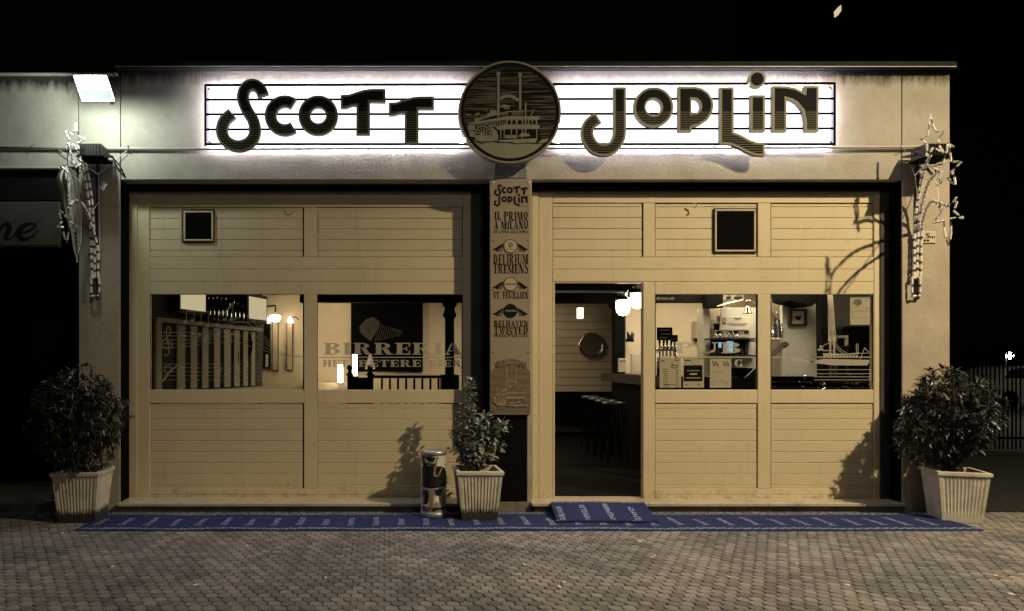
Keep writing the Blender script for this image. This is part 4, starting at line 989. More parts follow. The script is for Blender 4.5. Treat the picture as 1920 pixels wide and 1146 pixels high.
def star(par, c, u, v, rot, size=.14):
    "ragged outline of a five-pointed shooting star, narrow across u"
    pts = []
    for i in range(10):
        a = math.radians(rot+36*i); r = size*(random.uniform(.85, 1.15) if i % 2 == 0 else random.uniform(.34, .48))
        if i == 0: r *= 1.5
        pts.append(Vector(c)+Vector(u)*r*math.cos(a)*.72+Vector(v)*r*math.sin(a)*1.12+Vector((0, random.uniform(-.015, .015), 0)))
    pts.append(pts[0]); mb = MB(); k = random.randrange(3)
    for i in range(10):
        a, b = pts[i], pts[i+1]; n = 4; bow = Vector((random.uniform(-1, 1), random.uniform(-1, 1), random.uniform(-1, 1)))*.008
        for j in range(n):
            mb.cur = 0 if (k % 3) else 1; k += 1
            f = lambda t: a.lerp(b, t)+bow*math.sin(math.pi*t)
            mb.tube([f(j/n), f((j+.5)/n)+Vector((random.uniform(-1, 1)*.004, 0, random.uniform(-1, 1)*.004)), f((j+1)/n)], (.010 if mb.cur == 0 else .005)*random.uniform(.8, 1.2), 5)
    return build('star', mb, ['rope', 'rope_d'], par, fix=False)
def deco(lab, sx, xb, stars, strands):
    o = thing('star_light_decoration', lab, 'decoration', tuple(P(xb, 560, -.05)), 'comet star lights on the end pillars')
    for s in strands: rope(o, [P(*p) for p in s])
    for (px, py, Y, rot, sz) in stars:
        u = Vector((.62, -.78, 0) if sx > 0 else (.93, .37, 0)).normalized(); star(o, P(px, py, Y), u, Vector((0, 0, 1)), rot, sz)
    b0, b1 = P(xb-8, 521, -.05), P(xb+8, 558, -.05)
    rope(o, [b0, P(xb+7, 521, -.05)], .012, nm='base_frame'); rope(o, [b0, P(xb-8, 556, -.05)], .012, nm='base_frame'); rope(o, [P(xb+7, 521, -.05), P(xb+7, 556, -.05)], .012, nm='base_frame'); rope(o, [P(xb-8, 556, -.05), P(xb+7, 554, -.05)], .012, nm='base_frame')
    boxo('pole', PX(xb+1, -.03), PX(xb+6, -.03), -.035, -.002, PZ(562), PZ(300), 'steel', o)
    return o
dr = deco('star rope lights fanning from the right end pillar, casting star shadows', 1, 1718,
     [(1749, 262, -.45, 95, .15), (1775, 318, -.76, 88, .16), (1777, 402, -.86, -88, .15)],
     [[(1714, 520, -.05), (1715, 430, -.05), (1722, 370, -.12), (1733, 318, -.28), (1745, 290, -.42)],
      [(1719, 520, -.05), (1721, 440, -.06), (1727, 390, -.15), (1740, 345, -.4), (1756, 325, -.62), (1766, 322, -.70)],
      [(1726, 520, -.05), (1727, 450, -.06), (1731, 410, -.15), (1742, 383, -.42), (1753, 378, -.62), (1765, 392, -.78)]])
build('stay_wire', MB().tube(crom([P(1716, 329, -.1), P(1728, 318, -.1), P(1745, 325, -.15), P(1757, 350, -.3), P(1759, 382, -.6)], 6), .005), 'white_wire', dr)
build('stay_wire', MB().tube([P(1694, 275, -.03), P(1716, 330, -.1), P(1724, 395, -.1)], .003), 'white_wire', dr)
dl = deco('star rope lights on the left pillar, tangled with a white banner', -1, 179,
     [(139, 262, -.42, 80, .12), (134, 318, -.55, 100, .13), (124, 418, -.60, -85, .12)],
     [[(173, 520, -.05), (170, 440, -.05), (166, 380, -.12), (156, 320, -.28), (146, 285, -.40)],
      [(178, 520, -.05), (176, 430, -.06), (170, 360, -.12), (160, 310, -.25), (145, 300, -.45)],
      [(184, 520, -.05), (182, 460, -.06), (166, 405, -.15), (152, 380, -.42), (138, 378, -.55), (128, 392, -.60)]])
build('stay_wire', MB().tube(crom([P(142, 345, -.3), P(150, 325, -.2), P(165, 316, -.12), P(184, 327, -.06)], 6), .006), 'white_wire', dl)
build('stay_wire', MB().tube([P(105, 278, -.03), P(184, 327, -.06), P(241, 280, -.03)], .004), 'white_wire', dl)
build('stay_wire', MB().tube([P(185, 327, -.05), P(187, 485, -.04)], .004), 'white_wire', dl)
build('stay_wire', MB().tube([P(184, 380, -.05), P(166, 407, -.12)], .004), 'white_wire', dl)
mb = MB().tube([P(190, 355, -.08), P(197, 343, -.08)], .028, 8); build('plug', mb, 'white_wire', dl)
# twisted banner hanging from the left stars
def banner():
    o = thing('banner', 'white twisted cloth banner with dark lettering wrapped round the left star lights', 'banner', tuple(P(128, 490, -.5)))
    rows = [(312, 118, 126), (322, 110, 138), (335, 108, 144), (350, 110, 148), (370, 113, 150), (395, 120, 153), (420, 126, 154), (440, 132, 153), (460, 137, 150), (478, 141, 148), (494, 143, 146)]
    rows = [tuple(r) for r in crom(rows, 3)]
    mb = MB(); n = 22
    for j, (y, a, b) in enumerate(rows):
        for i in range(n+1):
            t = i/n; fold = .030*math.sin(t*9+j*.16)+.015*math.sin(t*21+1+j*.1)
            mb.v.append(tuple(P(a+(b-a)*t+1.2*math.sin(j*.7+t*4), y+2*math.sin(t*5), -.47+fold)))
    for j in range(len(rows)-1):
        for i in range(n): k = j*(n+1)+i; mb.f.append((k, k+1, k+n+2, k+n+1)); mb.mi.append(0)
    build('cloth', mb, 'cloth', o, True)
    m2 = MB()
    for (x, y, s) in ((122, 345, 5), (124, 354, 4), (126, 362, 4), (128, 370, 4), (130, 378, 4), (138, 418, 5), (139, 426, 4), (141, 437, 5), (143, 446, 5), (145, 453, 4), (146, 461, 3)):
        m2.plate([[tuple(P(a, b, -.53).xz) for a, b in ((x-s*.8, y-1.5), (x+s*.6, y+.3), (x+s*.8, y+2.5), (x-s*.5, y+1))]], -.53)
    build('lettering', m2, 'print', o, fix=False)
banner()
# gas plate on the right pillar
gp = thing('wall_plate', 'small cream S plate screwed to the right end pillar', 'plate', tuple(P(1741, 455, 0)))
pxbox('plate', 1727, 434, 1755, 456, -.014, -.001, 'paper', gp)
mb = MB(); text(mb, 'S', PX(1733), PX(1742), PZ(447), PZ(437.5), -.0152)
for (x0, y0, x1, y1) in ((1732, 449, 1736.3, 453), (1738, 449, 1742, 453), (1729.5, 443.5, 1731, 446.5), (1744, 443.5, 1746, 446.5), (1747, 443, 1749.5, 447), (1751, 443, 1753, 446.5)): mb.plate([[tuple(P(x, y, -.0155).xz) for x, y in ((x0, y0), (x1, y0), (x1, y1), (x0, y1))]], -.0156)
build('lettering', mb, 'print', gp, fix=False)

# ================= CARPET =================
def ground_px(px, py, z=0.0):
    d = F*(CH-z)/(py-HY); return ((px-VX)*d/F, d-D)
cy0, cy1 = -.83, -.12
cp = thing('entrance_carpet', 'long blue carpet with pale woven border laid along the shopfronts', 'carpet', (1.2, cy1, 0))
x0, x1 = ground_px(160, 985)[0], ground_px(1805, 985)[0]
mb = MB(); nx, ny = 160, 6
def cz_(x, y): return .011+.0035*math.sin(x*2.3+y)*math.sin(x*5.1+2)+.002*math.sin(y*9+x*7)
def cwob(x): return .018*math.sin(x*1.3)+.010*math.sin(x*4.1+1)
def cpt(x, v, dz=0): y = cy0+(cy1-cy0)*v+cwob(x)*(.3+.7*v); return (x, y, cz_(x, y)+dz)
for i in range(nx+1):
    for j in range(ny+1): mb.v.append(cpt(x0+(x1-x0)*i/nx, j/ny))
for i in range(nx):
    for j in range(ny): k = i*(ny+1)+j; mb.f.append((k, k+ny+1, k+ny+2, k+1)); mb.mi.append(0)
n0 = len(mb.v)
for i in range(nx+1): p = cpt(x0+(x1-x0)*i/nx, 0); mb.v.append((p[0], p[1], 0.001))
for i in range(nx): mb.f.append((n0+i, n0+i+1, (i+1)*(ny+1), i*(ny+1))); mb.mi.append(0)
build('pile', mb, 'carpet', cp, True)
def garland(par, fpt, a, b, v, sgn, step=.045):
    mb = MB(); x = a; k = 0
    while x < b:
        w = step*random.uniform(.8, 1.3); h = .030*random.uniform(.7, 1.3)*sgn; s = (1 if k % 2 else -1)
        q = [(x, v), (x+w*.5, v+h*(1.2 if k % 2 else .4)), (x+w, v+h*.2), (x+w*.5, v-h*(.4 if k % 2 else 1.1))]
        mb.add([fpt(*p) for p in q], [(0, 1, 2, 3)]); x += w*.82; k += 1
    return build('woven_border', mb, 'carpet_light', par, fix=False)
f1 = lambda x, v: cpt(x, v, .003)
for v in (.05, .095): garland(cp, f1, x0+.02, x1-.02, v, 1)
for v in (.90, .95): garland(cp, f1, x0+.02, x1-.02, v, 1)
def woven_glyph(mb, f, x, v0, v1, hw, i):
    dv = v1-v0; c = random.choice('adbce') if i else 'F'
    def q(a, b, c_, d): mb.add([f(x+a*hw, v0+b*dv), f(x+c_*hw, v0+b*dv), f(x+c_*hw, v0+d*dv), f(x+a*hw, v0+d*dv)], [(0, 1, 2, 3)])
    if c == 'F': q(-1.4, 0, 1.2, .45); q(-1.4, .45, -.8, 1); q(-.1, .45, .3, .9)
    elif c == 'a': q(-1, 0, .9, .35); q(-1, .65, 1, 1); q(-.2, .35, .3, .65)
    elif c == 'd': q(-1, .1, 1.1, .5); q(.4, .5, 1, 1)
    elif c == 'b': q(-.9, 0, .2, .9); q(.5, 0, 1, .5)
    elif c == 'c': q(-1, .2, 1, .55); q(-1, .7, -.4, 1); q(.2, .7, .9, 1)
    else: q(-.8, 0, -.3, 1); q(0, 0, .4, 1); q(.6, .2, 1, .8)
mb = MB(); k = 0; x = x0+.12
while x < x1-.1:
    n = 7+k % 3; a, b = .26, .26+.052*n
    for i in range(n):
        v0 = a+(b-a)*i/n; v1 = v0+(b-a)/n*.78; hw = .027*random.uniform(.8, 1.1)
        sh = random.uniform(-.004, .004)
        woven_glyph(mb, f1, x+sh, v0, v1, hw, i)
    x += .237; k += 1
build('woven_words', mb, 'carpet_word', cp, fix=False)
# mat piece folded up over the threshold
mt = thing('threshold_mat', 'blue mat piece sloping up over the sill at the open doorway', 'mat', (2.2, -.4, 0))
xa, xb = PX(1036, -.07), PX(1210, -.07)
prof = [(-.55, .030), (-.54, .037), (-.38, .060), (-.2, .092), (-.085, .112), (-.05, .112)]
def mpt(x, v, dz=0):
    v = min(max(v, 0), 1); t = v*(len(prof)-1); i = min(int(t), len(prof)-2); f = t-i
    y = prof[i][0]+(prof[i+1][0]-prof[i][0])*f; z = prof[i][1]+(prof[i+1][1]-prof[i][1])*f
    return (x-.088*(1-v)+.02*(1-v)*(x-(xa+xb)/2), y+.004*math.sin(x*9), z+.003*math.sin(x*6+2)+dz)
mb = MB(); nx, ny = 30, 20
for i in range(nx+1):
    for j in range(ny+1): mb.v.append(mpt(xa+(xb-xa)*i/nx, j/ny))
for i in range(nx):
    for j in range(ny): k = i*(ny+1)+j; mb.f.append((k, k+ny+1, k+ny+2, k+1)); mb.mi.append(0)
for x in (xa, xb):
    n0 = len(mb.v)
    for j in range(ny+1): p = mpt(x, j/ny); mb.v += [p, (p[0], p[1], .012)]
    for j in range(ny): mb.f.append((n0+2*j, n0+2*j+1, n0+2*j+3, n0+2*j+2)); mb.mi.append(0)
n0 = len(mb.v)
for i in range(nx+1): p = mpt(xa+(xb-xa)*i/nx, 0); mb.v += [p, (p[0], p[1], .012)]
for i in range(nx): mb.f.append((n0+2*i, n0+2*i+1, n0+2*i+3, n0+2*i+2)); mb.mi.append(0)
build('pile', mb, 'carpet', mt, True)
f2 = lambda x, v: mpt(x, v, .004)
for v in (.78, .86): garland(mt, f2, xa+.02, xb-.02, v, 1, .04)
mb = MB(); x = xa+.06; k = 0
while x < xb-.02:
    n = 8+k % 3; a = .10
    for i in range(n):
        v0 = a+.062*i; hw = .028*random.uniform(.85, 1.1)
        woven_glyph(mb, f2, x, v0, v0+.052, hw, 1)
    if k in (0, 3):   # the capital F
        for (p, q, r, s) in ((-.045, .00, -.03, .09), (-.03, .07, .045, .09), (-.03, .035, .02, .052)): mb.add([f2(x+p, q), f2(x+r, q), f2(x+r, s), f2(x+p, s)], [(0, 1, 2, 3)])
    x += .235; k += 1
build('woven_words', mb, 'carpet_word', mt, fix=False)

# ================= PLANTERS AND SHRUBS =================
def planter(label, cx, cy, rot, wt=.448, wb=.335, h=.485, z0=0.0):
    o = thing('planter', label, 'planter', (cx, cy, z0), 'square fluted planters in front of the pub')
    R = Matrix.Rotation(math.radians(rot), 3, 'Z')
    def tr(x, y, z): p = R @ Vector((x, y, z)); return (cx+p.x, cy+p.y, z0+z)
    # one side profile with flutes
    def side(wd, fl):
        pts = []; n = 11
        for i in range(n):
            a = -wd/2*.86+(wd*.86)*i/n; b = wd*.86/n
            for t, dd in ((.0, 0), (.25, fl*.55), (.5, fl*.8), (.75, fl*.55), (.98, 0)): pts.append((a+b*t, -wd/2+dd))
        return [(-wd/2, -wd/2)]+pts+[]
    def ring_(wd, z, fl):
        out = []
        for k in range(4):
            a = math.radians(90*k)
            for (x, y) in side(wd, fl): out.append(tr(x*math.cos(a)-y*math.sin(a), x*math.sin(a)+y*math.cos(a), z))
        return out
    mb = MB(); lv = [(0, 0), (.03, 0), (.07, .004), (.12, .009), (.4, .009), (.43, .004), (.447, 0)]
    rings = [ring_(wb+(wt-.02-wb)*(z/.447), z*h/.485, f) for z, f in lv]
    n = len(rings[0])
    for r in rings: mb.v += r
    for j in range(len(rings)-1):
        for i in range(n): mb.f.append((j*n+i, j*n+(i+1) % n, (j+1)*n+(i+1) % n, (j+1)*n+i)); mb.mi.append(0)
    mb.f.append(tuple(range(n))[::-1]); mb.mi.append(0)
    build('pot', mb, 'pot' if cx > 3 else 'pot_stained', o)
    mb = MB(); t = .035; ww = wt
    zs = [(ww-.01, .447*h/.485), (ww+.006, .452*h/.485), (ww+.006, h-.006), (ww-.004, h), (ww-2*t, h), (ww-2*t, h-.07)]
    for wd, z in zs:
        for (sx, sy) in ((-1, -1), (1, -1), (1, 1), (-1, 1)): mb.v.append(tr(sx*wd/2, sy*wd/2, z))
    for j in range(len(zs)-1):
        for i in range(4): mb.f.append((j*4+i, j*4+(i+1) % 4, (j+1)*4+(i+1) % 4, (j+1)*4+i)); mb.mi.append(0)
    build('rim', mb, 'pot', o)
    mb = MB(); mb.add([tr(sx*(ww/2-t), sy*(ww/2-t), h-.06) for sx, sy in ((-1, -1), (1, -1), (1, 1), (-1, 1))], [(0, 1, 2, 3)])
    build('soil', mb, 'soil', o)
    return o
planter('square fluted stone planter with a big round bush, right of the right shopfront', 5.56, -.345, -18, .425, .32)
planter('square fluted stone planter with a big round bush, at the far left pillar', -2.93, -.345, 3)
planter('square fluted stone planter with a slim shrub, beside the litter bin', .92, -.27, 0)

def leaf_mesh(name, m, L=.07, W=.020, fold=.25, round_=False):
    v = []; xs = [0, .3, .65, 1]; wd = [.15, 1, .8, 0] if not round_ else [.2, 1, 1, .15]
    for t, w in zip(xs, wd): zc = -.25*t*t*L; v += [(t*L, -w*W, zc+fold*w*W), (t*L, 0, zc), (t*L, w*W, zc+fold*w*W)]
    f = []
    for i in range(3): f += [(i*3, i*3+3, i*3+4, i*3+1), (i*3+1, i*3+4, i*3+5, i*3+2)]
    me = bpy.data.meshes.new(name); me.from_pydata(v, [], f); me.materials.append(M[m]); me.update(); return me, v, f
def foliage(par, leaves, lm, m, nind):
    "leaves: list of (pos, dir, roll, scale); the nind nearest the camera become objects"
    me, lv, lf_ = lm; off = wof(par); mats = []
    for p, d, roll, s in leaves:
        q = Vector(d).normalized().to_track_quat('X', 'Z').to_matrix() @ Matrix.Rotation(roll, 3, 'X')
        mats.append(Matrix.Translation(Vector(p)-off) @ q.to_4x4() @ Matrix.Scale(s, 4))
    order = sorted(range(len(leaves)), key=lambda i: leaves[i][0][1])
    for i in order[:nind]:
        o = bpy.data.objects.new('leaf', me); C.objects.link(o); o.parent = par; o.matrix_local = mats[i]
    mb = MB()
    for i in order[nind:]: mb.add([tuple((mats[i] @ Vector(v))+off) for v in lv], lf_)
    tag(build('foliage', mb, m, par, fix=False), kind='stuff')
def bush(label, c, rx, rz, n, seed, base, cut=None):
    rnd = random.Random(seed); o = thing('round_bush', label, 'bush', base, 'round bushes in the end planters')
    leaves = []; twigs = MB(); c = Vector(c)
    for k in range(6):
        a = rnd.uniform(0, 6.28); tip = c+Vector((rx*.6*math.cos(a), rx*.6*math.sin(a), rnd.uniform(-.1, .3)))
        twigs.tube(crom([tuple(base), tuple(Vector(base).lerp(tip, .5)+Vector((rnd.uniform(-.05, .05), rnd.uniform(-.05, .05), 0))), tuple(tip)], 4), .011, 5)
    lob = [(Vector((rnd.gauss(0, 1), rnd.gauss(0, 1), rnd.gauss(0, 1))).normalized(), rnd.uniform(.05, .38)) for _ in range(15)]
    for k in range(n):
        d = Vector((rnd.gauss(0, 1), rnd.gauss(0, 1), rnd.gauss(0, 1))).normalized()
        bulge = .80+max(h*max(0, d.dot(l)-.75)*4 for l, h in lob)
        rr = bulge*(rnd.random()**.28)
        p = c+Vector((d.x*rx*rr, d.y*rx*.85*rr, d.z*rz*rr))
        if p.z < base[2]+.02: continue
        if cut and cut(p): continue
        ax = (d+Vector((rnd.gauss(0, .5), rnd.gauss(0, .5), rnd.gauss(.2, .5)))).normalized()
        twigs.tube([tuple(p-ax*.07), tuple(p+ax*.02)], .0025, 3, False)
        u = ax.cross(Vector((.3, .2, 1))).normalized(); v = ax.cross(u)
        m_ = rnd.randint(5, 8); ph = rnd.uniform(0, 6)
        for j in range(m_):
            a = ph+j*2.4; sp = rnd.uniform(.7, 1.5)
            dd = ax*rnd.uniform(.35, .9)+(u*math.cos(a)+v*math.sin(a))*sp
            leaves.append((p-ax*rnd.uniform(0, .03), dd, rnd.uniform(-.5, .5), rnd.uniform(.55, 1.35)))
    build('twigs', twigs, 'bark', o, fix=False)
    foliage(o, leaves, LEAF, 'leaf', 240)
LEAF = leaf_mesh('leaf', 'leaf', .068, .0105); LEAF2 = leaf_mesh('leaf', 'leaf2', .048, .015, .2, True)
bush('big round dark bush in the planter right of the right shopfront', (5.47, -.37, .99), .46, .53, 640, 11, (5.50, -.335, .44))
bush('big round dark bush in the planter at the far left pillar', (-2.98, -.38, .97), .52, .52, 720, 23, (-2.90, -.345, .44))
# slim shrub in the middle planter
o = thing('slim_shrub', 'slim upright shrub with pale small leaves in the middle planter', 'shrub', (.92, -.25, .44)); rnd = random.Random(5)
tw = MB(); leaves = []
brs = [[(.92, -.25, .44), (.90, -.24, .80), (.875, -.22, 1.08), (.865, -.21, 1.34)], [(.92, -.25, .5), (1.0, -.27, .74), (1.10, -.28, .86), (1.17, -.28, .92)], [(.92, -.25, .5), (.82, -.27, .70), (.74, -.26, .80), (.72, -.26, .84)],
       [(.92, -.25, .48), (.95, -.32, .72), (.93, -.36, .92)], [(.92, -.25, .5), (1.05, -.22, .66), (1.14, -.24, .70)], [(.91, -.24, .6), (.97, -.22, .88), (1.0, -.22, .98)], [(.92, -.25, .5), (.80, -.22, .60), (.72, -.24, .66)], [(.90, -.24, .8), (.83, -.22, .93), (.80, -.22, 1.0)], [(.92, -.25, .5), (.90, -.36, .62), (.86, -.42, .70)]]
for bi, b in enumerate(brs):
    cpb = [Vector(p) for p in crom(b, 7)]; tw.tube(cpb, [.012*(1-.8*i/len(cpb)) for i in range(len(cpb))], 5)
    for i in range(3, len(cpb)):
        t = i/len(cpb); k = 9 if bi else (14 if cpb[i].z < 1.0 else 12)
        for j in range(k):
            sprd = (.075 if bi else max(.045, .19*(1.40-cpb[i].z)/.8))
            d = Vector((rnd.gauss(0, 1), rnd.gauss(0, 1), rnd.gauss(.2, .6))).normalized()
            p = cpb[i]+d*sprd*rnd.random()**.5
            if rnd.random() < .4: tw.tube([tuple(cpb[i]), tuple(p)], .002, 3, False)
            leaves.append((p, d+Vector((0, 0, rnd.uniform(-.5, .5))), rnd.uniform(-.6, .6), rnd.uniform(.7, 1.15)))
build('stems', tw, 'bark', o, fix=False); foliage(o, leaves, LEAF2, 'leaf2', 290)

# ================= LITTER BIN =================
bx, by, br = PX(813, -.23), -.23, 24.5*(D-.23)/F
bn = thing('litter_bin', 'cylindrical litter bin with a black and white printed wrap and silver lid', 'litter bin', (bx, by, 0))
zt = PZ(846, -.36); zb = .012
build('drum', MB().lathe((bx, by, zb), [(br*.93, 0), (br*.98, .01), (br*.98, .06), (br*.955, .065), (br*.955, zt-zb-.04)], 40), 'bin_white', bn, True)
build('lid', MB().lathe((bx, by, zt-.045), [(br*.97, 0), (br*1.03, .004), (br*1.03, .028), (br*1.0, .036), (br*.92, .040), (br*.5, .036), (.001, .034)], 40), 'alu', bn, True)
build('foot_ring', MB().lathe((bx, by, zb), [(br*.99, 0), (br*1.02, .006), (br*1.02, .04), (br*.985, .045)], 40), 'alu', bn, True)
bb = lambda x, y: (x, y)
def wrap(polys, m, lift, nm='print'):
    mb = MB()
    for k, pts in enumerate(polys):
        # pts in crop pixels of the drum: x 130..500 across the front, y 150..1030 down
        dense = []
        for i in range(len(pts)):
            a, b = pts[i], pts[(i+1) % len(pts)]
            n = max(1, int(abs(a[0]-b[0])/22))
            for j in range(n): dense.append((a[0]+(b[0]-a[0])*j/n, a[1]+(b[1]-a[1])*j/n))
        # cut into vertical strips so that the print follows the drum
        xs = sorted(set([min(p[0] for p in dense)]+[130+22*i for i in range(18)]+[max(p[0] for p in dense)]))
        lo, hi = min(p[0] for p in dense), max(p[0] for p in dense); xs = [x for x in xs if lo <= x <= hi]
        def cuts(x):
            ys = []
            for i in range(len(pts)):
                a, b = pts[i], pts[(i+1) % len(pts)]
                if (a[0]-x)*(b[0]-x) < 0 or (a[0] <= x < b[0]) or (b[0] <= x < a[0]): ys.append(a[1]+(b[1]-a[1])*(x-a[0])/((b[0]-a[0]) or 1))
            return sorted(ys)
        R_r = br*.956+lift+.0004*k
        def on(x, y):
            u = max(-1, min(1, (x-315)/187)); a = math.asin(u); z = zt-.045-(y-150)/880*(zt-zb-.09)
            return (bx+R_r*math.sin(a), by-R_r*math.cos(a), z)
        for i in range(len(xs)-1):
            x0_, x1_ = xs[i]+.01, xs[i+1]-.01
            c0, c1_ = cuts(x0_), cuts(x1_)
            if len(c0) != len(c1_): c0 = cuts((x0_+x1_)/2); c1_ = c0
            for j in range(0, len(c0)-1, 2): mb.add([on(x0_, c0[j]), on(x1_, c1_[j]), on(x1_, c1_[j+1]), on(x0_, c0[j+1])], [(0, 1, 2, 3)])
    build(nm, mb, m, bn, fix=False)
wrap([[(132, 165), (178, 165), (178, 235), (200, 260), (300, 275), (330, 262), (340, 170), (360, 165), (350, 300), (300, 300), (230, 290), (200, 300), (140, 325)],
      [(140, 330), (180, 300), (300, 300), (330, 310), (430, 320), (480, 360), (492, 440), (492, 630), (400, 635), (260, 655), (140, 640)],
      [(140, 720), (220, 700), (240, 770), (215, 900), (150, 905)], [(148, 935), (300, 940), (495, 930), (495, 1025), (150, 1025)], [(190, 175), (330, 175), (320, 245), (200, 240)]], 'bin_black', .0012)
wrap([[(305, 655), (440, 650), (430, 720), (400, 760), (330, 760), (315, 720)], [(140, 665), (230, 670), (230, 715), (145, 730)]], 'bin_blue', .004)
wrap([[(172, 170), (190, 170), (190, 240), (320, 262), (320, 280), (172, 262)], [(345, 165), (370, 165), (318, 440), (375, 455), (372, 470), (300, 468), (295, 440)], [(415, 330), (432, 345), (380, 450), (362, 445)],
      [(240, 650), (305, 650), (310, 760), (300, 900), (290, 980), (262, 960), (240, 880), (225, 800), (250, 740)], [(420, 760), (440, 690), (480, 780), (480, 900), (420, 900)], [(330, 850), (420, 880), (480, 900), (470, 940), (300, 945), (305, 900)]], 'bin_tan', .006)
wrap([[(130, 640), (260, 655), (400, 632), (490, 628), (490, 655), (400, 655), (300, 668), (200, 680), (132, 672)], [(190, 945), (240, 945), (250, 955), (190, 960)], [(170, 972), (262, 972), (275, 984), (168, 984)], [(155, 1000), (275, 1000), (270, 1014), (155, 1014)],
      [(320, 985), (495, 972), (495, 982), (320, 998)], [(170, 740), (185, 760), (180, 880), (165, 880)], [(200, 770), (212, 780), (208, 860), (198, 850)]], 'bin_white', .009)
# small litter on the pavement
for i, (px, py) in enumerate(((1227, 1043), (1222, 1046), (1200, 1016), (1058, 1092), (975, 1077), (983, 1059), (1366, 1082), (1494, 1058), (1867, 1080), (1897, 1115), (117, 1001), (463, 1024), (211, 1063), (367, 1098), (611, 1084), (1755, 1022), (1589, 1098), (1048, 1101))):
    X, Yy = ground_px(px, py); s = random.uniform(.010, .020); a = random.uniform(0, 3)
    mb = MB(); mb.add([(X+s*math.cos(a+k)*random.uniform(.6, 1.2), Yy+s*1.6*math.sin(a+k), .003+.004*random.random()) for k in (0, 1.4, 3.0, 4.6)]+[(X, Yy, .011)], [(0, 1, 4), (1, 2, 4), (2, 3, 4), (3, 0, 4)])
    o = build('litter_scrap', mb, 'litter', None, fix=False); tag(o, 'tiny pale scrap of paper or leaf lying on the grey pavers', 'litter', 'scraps lying on the pavement')

# ================= INTERIOR =================
ZF, ZC = .10, 3.15
struct('interior_floor', MB().add([(x, y, ZF) for x, y in ((-3.6, .3), (5.74, .3), (8.0, 3.9), (8.0, 7.5), (-3.6, 7.5))], [(0, 1, 2, 3, 4)]), 'floor_in')
struct('interior_ceiling', MB().add([(x, y, ZC) for x, y in ((-3.6, .33), (5.66, .33), (7.9, 3.9), (7.9, 7.5), (-3.6, 7.5))], [(4, 3, 2, 1, 0)]), 'wood_black')
struct('interior_back_wall', MB().box(-4.3, 2.6, 7.3, 7.45, ZF, ZC), 'wall_in')
# the left side wall runs inwards at an angle (points by depth)
def swd(px): k = (VX-px)/F; return (5.86+.0)/(k+.347)          # distance from the camera plane
def swp(px, off=0.0):
    d = swd(px); p = Vector((-2.74+.347*(d-9), d-D)); n = Vector((.945, -.327)); return p+n*off
def sbox(nm, pa, pb, z0, z1, t0, t1, m, par=None, bev=0):
    a, b, c, d = swp(pa, t0), swp(pb, t0), swp(pb, t1), swp(pa, t1); q = [a, b, c, d]
    mb = MB().add([(p.x, p.y, z0) for p in q]+[(p.x, p.y, z1) for p in q], [(0, 3, 2, 1), (4, 5, 6, 7), (0, 1, 5, 4), (1, 2, 6, 5), (2, 3, 7, 6), (3, 0, 4, 7)])
    return build(nm, mb, m, par)
tag(sbox('interior_side_wall', 235, 492, ZF, ZC, -.06, 0, mat('wall_shadowy', (.07, .058, .04), .7, var=.25, vscale=2)), kind='structure')  # side wall in an even dark brown
slant_wall_ = struct('interior_side_wall', MB().add([(5.62, .33, ZF), (7.88, 3.9, ZF), (7.88, 3.9, ZC), (5.62, .33, ZC)], [(0, 1, 2, 3)]), 'wall_grey')
def IP(px, py, Y): return P(px, py, Y)
def ipx(nm, a, t, b, bt, Y, th, m, par=None, bev=True): return pxbox(nm, a, t, b, bt, Y, Y+th, m, par, bev)
# left room: side wall with slatted panelling, lit boxes and bottle shelf
sp_ = thing('slatted_panel', 'row of upright pale slats along the side wall behind the left window', 'panelling', (*swp(400), 1.1))
for (a, b) in ((328, 342), (353, 365), (375, 386), (397, 408), (416, 428), (435, 445), (452, 460.5), (467, 474)): sbox('slat', a, b, 1.18, 2.03, .02, .045, 'slat', sp_)
sbox('backing', 298, 482, 1.17, 2.04, .003, .018, 'dark_wood', sp_); sbox('stile', 287, 298, 1.1, 2.1, .003, .05, 'slat', sp_)
sbox('top_rail', 286, 487, 2.045, 2.10, .003, .07, 'slat', sp_); sbox('base', 286, 487, .9, 1.16, .003, .12, 'slat', sp_)
for (a, t, b, bt, cols) in ((437, 650, 447, 690, 1), (458, 627, 473, 668, 0)):
    p0 = swp((a+b)/2, .07); dd = p0.y+D; o = build('hanging_oval', MB().plate([[(PX((a+b)/2+(b-a)/2*math.cos(k*math.pi/10), p0.y), PZ((t+bt)/2+(bt-t)/2*math.sin(k*math.pi/10), p0.y)) for k in range(20)]], p0.y, p0.y+.03), 'black', None)
    tag(o, 'narrow dark oval plaque with a pointed foot hanging on the slats' if cols else 'wide dark oval shape hanging at the end of the slats', 'plaque')
for (a, b, z0_, z1_, lab) in ((322, 369, 2.235, 2.60, 'square lit menu box high on the side wall, nearest the window'), (452, 485, 2.22, 2.56, 'square lit menu box high on the side wall, further into the room')):
    t = thing('light_box', lab, 'light box', (*swp(a), 2.2))
    if a < 400: z1_ = 2.75
    sbox('case', a-3, b+2, z0_-.06, z1_+.05, .01, .14, 'dark_wood', t); sbox('lit_face', a, b, z0_, z1_, .142, .146, 'lightbox', t)
sh = thing('bottle_shelf', 'dark shelf with glinting bottles between the two lit boxes', 'shelf', (*swp(410), 2.1))
sbox('board', 373, 447, 2.13, 2.155, .004, .2, 'dark_wood', sh); sbox('back', 373, 447, 2.156, 2.9, .003, .02, 'black', sh)
def bottle(x, y, z, h=.28, r=.035, m='bottle', lab='dark bottle standing on the shelf between the lit boxes', grp='bottles on the side wall shelf'):
    o = build('bottle', MB().lathe((x, y, z), [(r*.95, 0), (r, .01), (r, h*.55), (r*.4, h*.72), (r*.36, h*.97), (r*.42, h)], 8), m, None, True)
    return tag(o, lab, 'bottle', grp)
